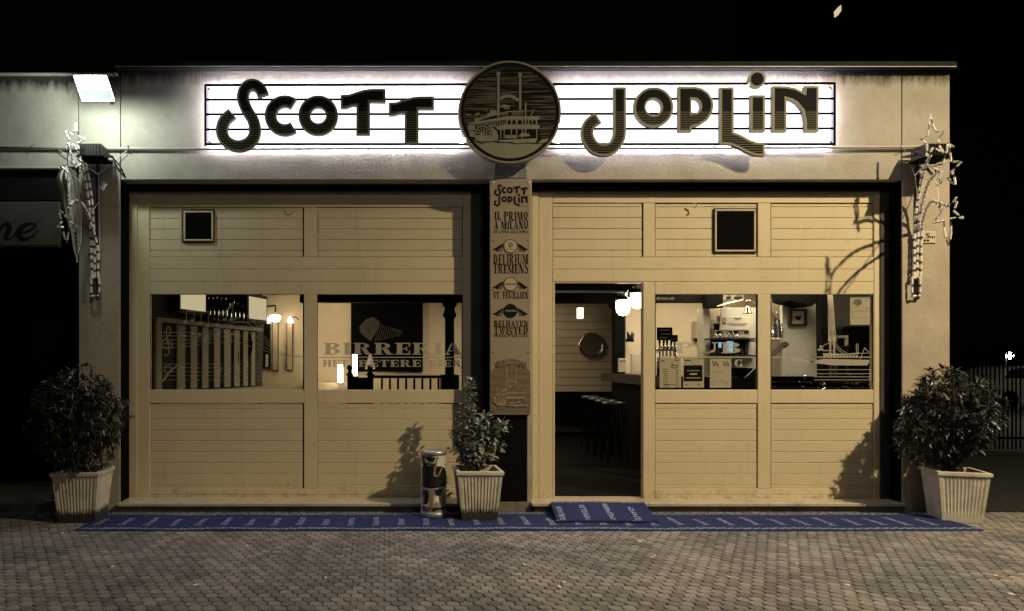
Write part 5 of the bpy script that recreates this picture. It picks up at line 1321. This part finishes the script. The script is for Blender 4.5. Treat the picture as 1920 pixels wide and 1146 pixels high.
for i in range(9): p_ = swp(378+i*8, .11); bottle(p_.x, p_.y, 2.157, random.uniform(.24, .34), .035)
# sconce and narrow pictures on the back wall
YB_ = 7.28
for (a, b, t, bt, m, lab) in ((495, 506, 608, 690, 'black', 'narrow black picture, leftmost of three beneath the wall lamps'), (511, 521, 605, 695, 'paper', 'narrow pale picture, middle of three beneath the wall lamps'), (538, 548, 607, 694, 'paper', 'narrow pale picture, rightmost of three beneath the wall lamps')):
    o = thing('narrow_picture', lab, 'picture', tuple(IP((a+b)/2, bt, YB_)), 'narrow pictures on the back wall')
    ipx('frame', a-1, t-1, b+1, bt+1, YB_-.04, .035, 'dark_wood', o); ipx('print', a+.4, t+.6, b-.4, bt-.6, YB_-.0445, .004, m if m != 'paper' else 'pale_print', o, False)
    if m == 'black': ipx('figure', 498, 665, 503, 688, YB_-.048, .002, 'paper', o, False)
sc_ = thing('wall_lamp', 'glowing globe wall lamp on a curled bracket above the narrow pictures', 'lamp', tuple(IP(516, 596, 6.9)))
c = IP(516, 595, 6.9); build('shade', MB().lathe(c, [(.03, -.10), (.08, -.08), (.115, -.02), (.12, .02), (.07, .05)], 16), 'bulb', sc_, True)
build('bracket', MB().tube(crom([tuple(IP(500, 575, 7.25)), tuple(IP(506, 574, 7.1)), tuple(IP(516, 574, 6.9)), tuple(IP(516, 585, 6.9))], 5), .018), 'black', sc_)
for px in (500, 544): 
    o = thing('picture_light', 'small lit spotlight above a narrow picture, '+('left of the globe lamp' if px == 500 else 'right of the globe lamp'), 'lamp', tuple(IP(px, 600, 7.2)))
    build('shade', MB().lathe(IP(px, 600, 7.16), [(.06, -.06), (.05, 0), (.015, .06)], 10), 'bulb', o); build('arm', MB().tube([IP(px+2, 597, 7.16), IP(px+10, 594, 7.2), IP(px+16, 600, 7.27)], .01), 'black', o)
# big dark screen
tv = thing('wall_painting', 'large dark picture with a faint fan shape on the saloon back wall', 'picture', tuple(IP(725, 697, YB_)))
ipx('frame', 658, 564, 793, 697, YB_-.06, .055, 'black', tv); mb = MB()
mb = MB()
for k in range(12): pstroke(mb, [(704+k*4, 640-k*.8), (708+k*4.2, 620-4*math.sin(k*.3)), (712+k*3.2, 606+k*1.6)], 1, YB_-.063, 4, k)
build('fan_print', mb, mat('fan_grey', (.05, .047, .042), .7, var=.4, vscale=9), tv, fix=False)
mb = MB(); mb.plate([[tuple(P(x, y, YB_-.062).xz) for x, y in ((674, 612), (685, 600), (700, 594), (712, 604), (706, 622), (695, 640), (684, 632), (675, 622))]], YB_-.0625); build('pale_shape', mb, mat('shape_grey', (.03, .028, .025), .7, var=.6, vscale=5), tv, fix=False)
# beam, column, balustrade
bm_ = thing('ceiling_beam', 'black ceiling beam across the saloon above the turned column', 'beam', tuple(IP(720, 566, 3.4)))
ipx('beam', 562, 546, 882, 566.5, 3.4, .16, 'wood_black', bm_)
cl = thing('turned_column', 'black turned column standing behind the BIRRERIA window', 'column', (PX(843, 3.3), 3.3, ZF))
cxx = PX(843, 3.3); zz = lambda py: PZ(py, 3.3)
build('shaft', MB().lathe((cxx, 3.3, 0), [(.10, ZF), (.10, zz(708)), (.082, zz(706)), (.070, zz(700)), (.070, zz(598)), (.095, zz(594)), (.105, zz(589)), (.085, zz(585)), (.075, zz(578)), (.105, zz(573)), (.115, zz(569)), (.10, zz(566)), (.11, ZC)], 20), 'wood_black', cl, True)
boxo('base', cxx-.13, cxx+.13, 3.17, 3.43, ZF, zz(703), 'wood_black', cl)
bal = thing('balustrade', 'black balustrade with square balusters and ball topped newels in the saloon', 'railing', (PX(740, 3.3), 3.3, ZF))
ipx('top_rail', 700, 704, 828, 709.5, 3.25, .08, 'wood_black', bal)
for k in range(8): ipx('baluster', 714+k*15.2, 709.8, 718+k*15.2, 760, 3.27, .04, 'wood_black', bal)
for px, dy in ((656, 0), (694, 0)):
    c = IP(px, 690, 3.2); build('newel_ball', MB().lathe(c, [(.01, .045), (.03, .038), (.042, .015), (.042, -.01), (.03, -.035), (.018, -.045), (.03, -.06), (.045, -.10)], 14), 'wood_black', bal, True)
    ipx('newel', px-5, 703, px+6, 790, 3.15, .1, 'wood_black', bal); ipx('newel_cap', px-7.5, 701.5, px+8, 704.5, 3.14, .12, 'wood_black', bal)
mb = MB(); mb.box(PX(660, 3.2), PX(690, 3.2), 3.18, 3.22, .9, PZ(708, 3.2)); build('side_panel', mb, 'wood_black', bal)
for (px, t, b, lab) in ((638, 684, 718, 'short glowing tube lamp on a low ledge behind the balustrade'), (665, 665, 705, 'taller glowing tube lamp just left of the newel post')):
    o = thing('tube_lamp', lab, 'lamp', tuple(IP(px, b, 6.5))); ipx('tube', px-4.5, t, px+4.5, b, 6.5, .10, 'bulb', o); ipx('base', px-6, b+.3, px+6, b+3, 6.48, .14, 'dark_wood', o)
o = thing('table_lamp', 'dim round shaded lamp behind the balustrade', 'lamp', tuple(IP(694, 690, 6.6)))
build('shade', MB().lathe(IP(694, 683, 6.6), [(.10, -.1), (.09, -.02), (.05, .10), (.02, .2)], 14), emis('dim_shade', (1, .8, .5), .35), o, True)
o = thing('ledge', 'pale ledge lit by the tube lamps at the back of the saloon', 'ledge', tuple(IP(620, 735, 6.7))); ipx('ledge', 575, 718, 655, 760, 6.75, .5, 'wall_in', o)
lamp('tube_lamp_light', IP(634, 700, 6.4), 9, (1, .78, .45), .06)
lamp('globe_lamp_light', IP(516, 603, 6.65), 9, (1, .78, .48), .1)
# ---- doorway view: planked back wall, porthole, bar, stools ----
Yd = 7.25
pw = thing('plank_wall', 'wall of pale horizontal boards at the back, seen through the open doorway', 'panelling', (PX(1100, Yd), Yd, ZF))
z = PZ(738, Yd)
boxo('backing', 2.6, 5.4, Yd+.05, 7.45, ZF, ZC, 'wall_grey', pw)
for k in range(14): boxo('plank', PX(1022, Yd), PX(1200, Yd), Yd, Yd+.03, z+k*.166+.004, z+(k+1)*.166-.004, 'plank_in', pw)
o = thing('porthole_mirror', 'round brass porthole on the boarded back wall', 'mirror', tuple(IP(1108, 672, Yd)))
c = IP(1108, 648, Yd-.03); rr = 25*(D+Yd)/F
build('glass', MB().lathe((c.x, c.y-.005, c.z), [(rr*.78, 0), (rr*.78, .02)], 28, 'y'), mat('porthole_glass', (.5, .48, .42), .18, 1, var=.3, vscale=3), o)
rg = [(c.x+rr*.88*math.cos(t*math.pi/16), c.y-.03, c.z+rr*.88*math.sin(t*math.pi/16)) for t in range(33)]
build('rim', MB().tube(rg, rr*.10, 8, False), 'chrome', o, True)
for k in range(8): a = k*math.pi/4; build('bolt', MB().lathe((c.x+rr*.9*math.cos(a), c.y-.052, c.z+rr*.9*math.sin(a)), [(.016, .012), (.012, 0)], 6, 'y'), 'brass', o)
hd = thing('ceiling_beam', 'black beam inside across the top of the doorway', 'beam', tuple(IP(1120, 560, 2.0))); ipx('beam', 1000, 520, 1215, 568, 2.2, .16, 'wood_black', hd)
o = thing('pendant_lamp', 'small square glowing pendant deep inside, seen left in the doorway', 'lamp', tuple(IP(1089, 596, 6.5))); ipx('shade', 1084.5, 577, 1094, 597, 6.5, .11, 'bulb_soft', o); build('cord', MB().tube([IP(1089, 577, 6.55), IP(1089, 520, 6.55)], .006), 'black', o)
for (px, py, lab, Yl) in ((1168, 578, 'glowing glass jar pendant, left of the pair at the bar', 1.55), (1195, 565, 'glowing glass jar pendant, right of the pair at the bar', 1.5)):
    o = thing('pendant_lamp', lab, 'lamp', tuple(IP(px, py+14, Yl)), 'jar pendants over the bar'); k = (D+Yl)/F
    c = IP(px, py, Yl)
    build('glass', MB().lathe(c, [(.003, -14.5*k), (7*k, -12.5*k), (11.5*k, -7*k), (12.5*k, 0), (12.5*k, 13*k), (11*k, 14*k)], 20), 'bulb', o, True)
    build('cap', MB().lathe(c, [(12*k, 14.1*k), (14.5*k, 15*k), (14.5*k, 18*k), (8*k, 21*k), (7*k, 25*k), (9*k, 26*k), (9*k, 33*k), (5*k, 36*k)], 18), 'chrome', o, True)
    build('stem', MB().tube([c+Vector((0, 0, 36*k)), Vector((c.x, c.y, ZC))], .015), 'black', o)
    lamp('jar_pendant_light', c+Vector((0, -.02, -.14)), 1.6, (1, .82, .55), .05)
o = thing('bar_post', 'black bar post between the boarded wall and the bar', 'column', (PX(1162, 4.6), 4.6, ZF)); ipx('post', 1153, 566, 1172, 702, 4.55, .16, 'wood_black', o); ipx('capital', 1149, 566, 1176, 576, 4.52, .22, 'wood_black', o)
# bar counter
bar = thing('bar_counter', 'long dark wooden bar counter running from the doorway behind the right windows', 'bar', (3.7, 3, ZF))
def slab(nm, pts, z0, z1, m): n = len(pts); mb = MB().add([(x, y, z0) for x, y in pts]+[(x, y, z1) for x, y in pts], [tuple(range(n))[::-1], tuple(range(n, 2*n))]+[(i, (i+1) % n, n+(i+1) % n, n+i) for i in range(n)]); return build(nm, mb, m, bar)
slab('top', [(3.74, 4.75), (3.45, 1.35), (5.35, 1.35), (5.35, 1.85), (3.95, 1.85), (4.15, 4.75)], 1.23, 1.36, 'dark_wood')
slab('front', [(3.9, 4.7), (3.62, 1.5), (5.3, 1.5), (5.3, 1.8), (3.9, 1.8), (4.1, 4.7)], ZF, 1.229, 'wood_black')
for i, yy in enumerate((4.6, 3.95, 3.3, 2.7)):
    xx = (390+i*14)/1280*(7+yy)
    o = thing('bar_stool', 'dark round bar stool in the row along the bar, '+('farthest from the door', 'second farthest', 'second nearest the door', 'nearest the door')[i], 'stool', (xx, yy, ZF), 'stools along the bar')
    build('seat', MB().lathe((xx, yy, .93), [(.16, 0), (.175, .02), (.17, .05), (.05, .055)], 18), mat('stool_seat', (.05, .045, .04), .3, var=0) if i == 0 else 'stool_m', o, True)
    if i == 0: M['stool_m'] = bpy.data.materials['stool_seat']
    for k in range(4):
        a = math.pi/4+k*math.pi/2; build('leg', MB().tube([(xx+.1*math.cos(a), yy+.1*math.sin(a), .93), (xx+.2*math.cos(a), yy+.2*math.sin(a), ZF)], .013, 5), 'wood_black', o)
o = thing('bench_seat', 'black bench along the boarded wall, below the porthole', 'bench', (3.6, 6.9, ZF)); ipx('backrest', 1000, 735, 1160, 800, 6.9, .2, 'black', o); ipx('seat', 1000, 775, 1130, 800, 6.4, .5, 'black', o)
# things standing on the bar
def on_bar(nm, a, t, b, bt, Y, m, lab, cat):
    o = thing(nm, lab, cat, tuple(IP((a+b)/2, bt, Y))); ipx('body', a, t, b, bt, Y, .04, m, o); return o
o = on_bar('menu_card', 1160, 672, 1174, 698, 3.6, 'paper', 'small white menu card standing on the bar end', 'menu'); ipx('print', 1162, 676, 1172, 678, 3.597, .002, 'grey_print', o, False)
o = on_bar('framed_card', 1184, 664, 1206, 702, 4.2, 'wall_grey', 'grey framed card leaning beside the menu card', 'picture'); ipx('card', 1188, 669, 1203, 697, 4.195, .004, 'paper', o, False)
o = thing('utensil_rack', 'wire rack of utensils on the wall behind the bar end', 'rack', tuple(IP(1182, 640, 4.5))); ipx('basket', 1175, 636, 1189, 641, 4.5, .05, 'black', o)
for k in range(5): build('utensil', MB().tube([IP(1177+k*2.4, 636, 4.5), IP(1176+k*3, 622+k % 3*3, 4.48)], .012, 5), 'dark_wood', o)
# wall behind the bar seen through the PUB window
struct('bar_back_wall', MB().box(PX(1174, 4.75), 7.8, 4.76, 4.85, ZF, ZC), 'wall_in')
o = thing('ceiling_beam', 'black beam above the bar behind the PUB window', 'beam', tuple(IP(1330, 567, 3.0))); ipx('beam', 1216, 540, 1330, 567, 3.0, .15, 'wood_black', o); ipx('beam', 1326, 540, 1356, 577, 2.9, .15, 'wood_black', o)
o = thing('pier', 'grey boxed pier standing in the bar behind the PUB window', 'pier', (PX(1325, 3.1), 3.1, ZF)); ipx('pier', 1319, 578, 1331, 760, 3.1, .2, 'wall_grey', o); ipx('pier_face', 1331.3, 577, 1352, 760, 3.16, .1, 'slat', o)
o = thing('slate_sign', 'dark slate sign with faint writing above the beer taps', 'sign', tuple(IP(1247, 638, 2.6))); ipx('board', 1233, 614, 1261, 638, 2.6, .03, 'black', o)
for (x0_, y0_, x1_) in ((1237, 618, 1255), (1240, 626, 1258), (1237, 632, 1252)): ipx('print', x0_, y0_, x1_, y0_+1.5, 2.597, .002, 'grey_print', o, False)
tp = thing('beer_taps', 'chrome and black beer tap cluster on the bar below the slate sign', 'beer taps', tuple(IP(1250, 700, 1.75)))
for k in range(5):
    x = 1236+k*7; build('tap', MB().tube(crom([tuple(IP(x, 668, 1.7)), tuple(IP(x, 655, 1.7)), tuple(IP(x+3, 650, 1.65)), tuple(IP(x+5, 656, 1.6))], 4), .013, 7), 'chrome', tp, True)
    build('handle', MB().tube([IP(x+1, 650, 1.68), IP(x+1+k % 2, 636, 1.66)], [.008, .018], 7), 'black', tp, True)
build('crossbar', MB().tube([IP(1230, 655, 1.72), IP(1272, 655, 1.72)], .022, 8), 'chrome', tp, True)
for px in (1235, 1266): build('riser', MB().tube([IP(px, 655, 1.72), Vector((PX(px, 1.72), 1.72, 1.36))], .024, 8), 'chrome', tp, True)
o = thing('knife_block', 'black knife block by the taps', 'block', tuple(IP(1267, 640, 2.5))); ipx('block', 1263, 628, 1271, 641, 2.5, .06, 'black', o)
o = thing('wall_dispenser', 'white paper dispenser on the wall left of the grey pier', 'dispenser', tuple(IP(1312, 634, 4.5))); ipx('case', 1307, 602, 1318, 634, 4.55, .18, 'paper', o); ipx('window', 1308, 606, 1315, 625, 4.54, .005, 'slat', o, False); ipx('slot', 1308.5, 634.3, 1317, 639, 4.58, .1, 'black', o)
o = thing('certificate', 'wide framed certificate with a round seal above the back shelf', 'certificate', tuple(IP(1378, 618, 3.05)))
ipx('sheet', 1350, 594, 1406, 619, 3.05, .02, 'paper', o); mb = MB()
mb.plate([[tuple(P(x, y, 3.05).xz) for x, y in ringpts(1357, 600, 4, 4, 16)], [tuple(P(x, y, 3.05).xz) for x, y in ringpts(1357, 600, 2.4, 2.4, 16)]], 3.048)
for (a, t, b, bt) in ((1376, 596, 1391, 597.5), (1379, 599, 1388, 600), (1364, 607, 1402, 608), (1368, 609.5, 1398, 610.3), (1354, 605, 1361, 607.5)): mb.plate([[tuple(P(x, y, 3.047).xz) for x, y in ((a, t), (b, t), (b, bt), (a, bt))]], 3.047)
build('print', mb, 'print', o, fix=False)
o = thing('photo_strip', 'strip of dark photos pinned beneath the certificate', 'photos', tuple(IP(1375, 632, 3.06)))
ipx('backing', 1342, 619.5, 1407, 633, 3.08, .01, 'pale_print', o)
for k in range(6): ipx('photo', 1344+k*10.3, 620.5, 1352.5+k*10.3, 626, 3.07, .004, ('black', 'grey_print', 'dark_wood')[k % 3], o, False)
ipx('photo', 1339, 607, 1349.5, 619, 3.075, .004, 'black', o, False); ipx('photo', 1344, 592, 1349.5, 604, 3.075, .004, 'grey_print', o, False)
pt = thing('partition', 'grey partition wall behind the certificate and bell', 'partition', (PX(1380, 3.12), 3.12, ZF)); ipx('panel', 1352.4, 577, 1444, 760, 3.14, .08, 'wall_grey', pt)
o = thing('high_shelf', 'lit high shelf with small ornaments above the certificate', 'shelf', tuple(IP(1380, 572, 2.9)))
mb = MB(); pts = [P(1357, 571, 2.7), P(1395, 561, 2.7), P(1395, 563, 2.7), P(1357, 573, 2.7)]; mb.add([tuple(p) for p in pts]+[(p.x, 3.1, p.z) for p in pts], [(0, 1, 2, 3), (7, 6, 5, 4), (0, 4, 5, 1), (1, 5, 6, 2), (2, 6, 7, 3), (3, 7, 4, 0)]); build('board', mb, 'slat', o)
ipx('lit_back', 1357, 553, 1394, 562, 3.02, .02, 'lightbox', o, False)
for x in (1366, 1381, 1387): build('ornament', MB().lathe(IP(x, 562, 2.8), [(.03, 0), (.035, .04), (.015, .07), (.012, .10)], 8), 'dark_wood', o)
bellt = thing('bell', 'brass bell hanging from a bracket by the certificate', 'bell', tuple(IP(1402, 588, 2.6))); k = 9.6/F
build('body', MB().lathe(IP(1402, 588, 2.6), [(9*k, 0), (7*k, 2*k), (5.4*k, 6*k), (4.4*k, 11*k), (2.5*k, 14*k), (.8*k, 15*k)], 16), 'brass', bellt, True)
build('bracket', MB().tube(crom([tuple(IP(1402, 573, 2.6)), tuple(IP(1400, 565, 2.6)), tuple(IP(1408, 564, 2.6)), tuple(IP(1416, 568, 2.9))], 5), .010), 'brass', bellt)
o = thing('back_shelf', 'dark back bar shelf crowded with bottles and glasses', 'shelf', tuple(IP(1375, 665, 2.95)))
ipx('top_board', 1334, 634, 1418, 637, 2.85, .22, 'dark_wood', o); ipx('niche', 1336, 638, 1418, 667, 3.05, .06, 'black', o, False); ipx('bottom_board', 1334, 667, 1418, 669, 2.85, .22, 'dark_wood', o)
ipx('door', 1403, 641, 1418, 666, 3.0, .04, 'wall_grey', o)
for i in range(9): bottle(PX(1340+i*7.3, 2.92), 2.92, PZ(667, 2.92), random.uniform(.12, .19), .022, 'bottle', 'small dark bottle on the back bar shelf behind the PUB lettering', 'bottles on the back bar shelf')
for i in range(6): bottle(PX(1342+i*8, 2.9), 2.9, PZ(634, 2.9), random.uniform(.06, .11), .018, 'chrome', 'small glinting bottle on top of the back bar shelf', 'glinting bottles on top of the back bar shelf')
o = thing('blue_screen', 'blue glowing cooler light among the bottles behind the PUB lettering', 'screen', tuple(IP(1370, 660, 2.8))); ipx('screen', 1364, 640, 1375, 660, 2.8, .03, 'tv_glow', o); ipx('screen', 1349, 642, 1353, 652, 2.82, .03, 'tv_glow', o)
# last window: grey wall, framed picture, dark posts, chairs
o = thing('framed_picture', 'small square dark framed picture on the grey wall in the last window', 'picture', tuple(IP(1497, 611, 3.0)))
gw = struct('bar_grey_wall', MB().box(PX(1467, 3.04), PX(1541, 3.04), 3.04, 3.10, ZF, ZC), 'wall_grey')
for (a, t, b, bt) in ((1480.5, 579.5, 1514, 583.5), (1480.5, 607.5, 1514, 611.5), (1480.5, 583.6, 1485, 607.4), (1509.5, 583.6, 1514, 607.4)): ipx('frame', a, t, b, bt, 2.98, .05, 'dark_wood', o)
ipx('print', 1485.2, 583.7, 1509.3, 607.3, 3.0, .02, 'paper', o, False)
mb = MB(); mb.plate([[tuple(P(x, y, 3).xz) for x, y in ((1489, 595), (1494, 592), (1499, 594), (1503, 589), (1502, 596), (1499, 601), (1493, 599))]], 2.998); build('figure', mb, 'print', o, fix=False)
o = thing('ceiling_bulkhead', 'black angled bulkhead above the framed picture', 'bulkhead', tuple(IP(1510, 573, 2.7)))
mb = MB(); pts = [(1480, 545), (1537, 545), (1537, 562), (1523, 574), (1480, 563)]; mb.plate([[tuple(P(x, y, 2.6).xz) for x, y in pts]], 2.6, 3.03); build('panel', mb, 'wood_black', o)
o = thing('beam_post', 'black sloping post right of the framed picture', 'post', (PX(1547, 2.5), 2.5, ZF)); mb = MB(); mb.plate([[tuple(P(x, y, 2.5).xz) for x, y in ((1539, 545), (1551.5, 545), (1555, 760), (1543, 760))]], 2.5, 2.62); build('post', mb, 'wood_black', o)
o = thing('white_post', 'tapering pale post behind the etched steamer', 'post', (PX(1559, 2.7), 2.7, ZF)); mb = MB(); mb.plate([[tuple(P(x, y, 2.7).xz) for x, y in ((1552, 545), (1561, 545), (1568, 640), (1556, 640))]], 2.7, 2.8); build('post', mb, 'wall_in', o)
struct('dark_far_wall', MB().box(PX(1541, 3.6), 7.66, 3.6, 3.66, ZF, ZC), mat('dim_wall', (.13, .115, .09), .7, var=.3, vscale=2))
o = thing('dark_cabinet', 'black cabinet below the poster in the last window', 'cabinet', (PX(1620, 3.0), 3.0, ZF)); ipx('body', 1592, 612, 1640, 760, 3.3, .25, 'black', o)
o = thing('white_chair', 'pale chair back seen behind the etched steamer', 'chair', tuple(IP(1580, 655, 3.0)))
for (a, t, b, bt) in ((1562, 629, 1591, 634), (1562, 634.2, 1566, 648), (1587, 634.2, 1591, 648)): ipx('back', a, t, b, bt, 3.0, .04, 'paper', o)
ipx('seat', 1560, 648.3, 1594, 651, 2.85, .2, 'dark_wood', o)
for a in (1562, 1589): ipx('leg', a, 651.3, a+2, 760, 2.9, .03, 'dark_wood', o)
o = thing('pot_plant', 'small dark pot plant on the chair behind the etched steamer', 'plant', tuple(IP(1572, 628, 3.1))); tw = MB()
rnd = random.Random(3)
for k in range(26): p = IP(1572+rnd.uniform(-8, 8), 628-rnd.uniform(0, 16), 3.1+rnd.uniform(-.05, .05)); tw.tube([IP(1572, 628, 3.1), p], [.004, .010], 4)
build('stems', tw, 'leaf', o)
o = thing('spirits_shelf', 'glinting bottles on a lit shelf at the left edge of the last window', 'shelf', tuple(IP(1455, 634, 3.1))); ipx('board', 1445, 634, 1467, 637, 2.95, .2, 'wall_grey', o); ipx('lit_back', 1445, 561, 1466, 633, 3.24, .02, 'wall_in', o, False)
for i, (x, h) in enumerate(((1449, .13), (1453, .26), (1457, .32), (1461, .22), (1465, .18))): bottle(PX(x, 3.0), 3.0, PZ(634, 3.0), h*1.2, .03, 'bottle' if i % 2 else 'chrome', 'bottle on the lit shelf at the left edge of the last window', 'bottles at the left edge of the last window')
o = thing('sloping_rail', 'dark sloping handrail at the left of the last window', 'handrail', tuple(IP(1458, 650, 2.4))); build('rail', MB().tube([IP(1440, 672, 2.3), IP(1467, 648, 2.5), IP(1474, 646, 2.55)], .045, 4), 'dark_wood', o)
o = thing('counter_machine', 'dark coffee machine with small glints behind the papers', 'machine', tuple(IP(1395, 729, 1.3)))
ipx('body', 1376, 700, 1420, 760, 1.38, .3, 'black', o); ipx('top', 1380, 690, 1412, 699.6, 1.42, .2, 'black', o); build('arm', MB().tube([IP(1398, 712, 1.3), IP(1420, 692, 1.3)], .03, 6), 'dark_wood', o)
for k in range(6): build('knob', MB().lathe(IP(1381+k*6.3, 706+(k*7) % 13, 1.36), [(.010, .012), (.007, 0)], 7, 'y'), 'chrome', o)
ct = thing('cluttered_table', 'dark table with glinting chrome ornaments at the foot of the last window', 'table', tuple(IP(1545, 735, .9)))
ipx('front', 1446, 706, 1640, 800, 1.1, .06, 'black', ct); rnd = random.Random(9)
for k in range(44):
    x = rnd.choice([rnd.uniform(1498, 1550), rnd.uniform(1590, 1638), rnd.uniform(1450, 1640)]); y = rnd.uniform(704, 730)
    p = IP(x, y, rnd.uniform(.75, 1.0)); q_ = p+Vector((rnd.uniform(-.04, .04), 0, rnd.uniform(-.02, .02)))
    build('ornament', MB().tube([p, q_], rnd.uniform(.002, .006), 5), 'chrome', ct, fix=False)
for y in (716, 726): build('wire', MB().tube([IP(1448, y, .98), IP(1636, y+1, .98)], .005, 5), 'steel', ct)

# ================= RIGHT BACKGROUND =================
fn = thing('railing_fence', 'tall thin dark railing fence in front of parked cars beyond the right end', 'fence', (8.5, 5, 0))
for k in range(34):
    x = PX(1786+k*8+(k % 3)*.4, 5); boxo('bar', x-.007, x+.007, 5, 5.02, .02, 1.90+.06*(k % 2), 'black', fn, False)
boxo('rail', PX(1780, 5), PX(2060, 5), 4.98, 4.999, 1.68, 1.71, 'black', fn); boxo('rail', PX(1780, 5), PX(2060, 5), 4.98, 4.999, .2, .24, 'black', fn)
def car(cx, cy, lab, paint):
    o = thing('parked_car', lab, 'car', (cx, cy, 0), 'cars parked behind the railing')
    body = [(-2.1, .35), (2.1, .35), (2.15, .7), (2.0, .92), (1.2, 1.0), (-1.7, 1.02), (-2.12, .85)]
    cab = [(-1.65, 1.021), (1.15, 1.0), (.55, 1.40), (.1, 1.47), (-.9, 1.47), (-1.35, 1.38)]
    win = [(-1.42, 1.06), (.95, 1.05), (.48, 1.36), (.1, 1.41), (-.85, 1.41), (-1.2, 1.34)]
    build('body', MB().plate([[(cx+a, b) for a, b in body]], cy, cy+1.7), paint, o); build('cabin', MB().plate([[(cx+a, b) for a, b in cab]], cy+.12, cy+1.58), paint, o)
    build('window', MB().plate([[(cx+a, b) for a, b in win]], cy+.10, cy+.115), 'car_glass', o)
    boxo('pillar', cx-.36, cx-.30, cy+.09, cy+.099, 1.05, 1.41, paint, o)
    for s in (-1.3, 1.3): build('wheel', MB().lathe((cx+s, cy+.02, .32), [(.2, -.03), (.31, -.02), (.32, .1), (.3, .18)], 20, 'y'), 'black', o)
    boxo('headlight', cx-2.16, cx-2.10, cy+.15, cy+.45, .62, .78, 'alu', o)
M['car2'] = mat('car_paint_silver', (.30, .29, .27), .25, .5, var=0)
car(18.5, 16.0, 'silver car whose roofline shows just right of the pub behind the railing', 'car2'); car(22.75, 16.4, 'dark car behind the railing nearest the right edge', 'car2')
lamp('car_park_light', (20.3, 13.2, 3.6), 240, (1, .80, .55), .2)  # unseen lamp added to bring out the car rooflines
fl2 = thing('street_lamp', 'small bright white street lamp far away over the parked cars', 'street lamp', tuple(P(1893, 667, 25)))
c = P(1893, 667, 25); build('globe', MB().lathe(c, [(.01, -.16), (.10, -.12), (.15, 0), (.10, .12), (.01, .16)], 14), 'star_lamp', fl2, True)
build('post', MB().tube([(c.x, c.y+.15, 0), (c.x, c.y+.15, c.z+.1)], .05), 'steel', fl2)
# far dark building beyond the car park
fb = thing('far_building', 'black building beyond the car park at the right edge', 'building', (30, 35, 0)); boxo('wall', 14, 70, 34, 40, 0, 16, 'upper', fb, False)
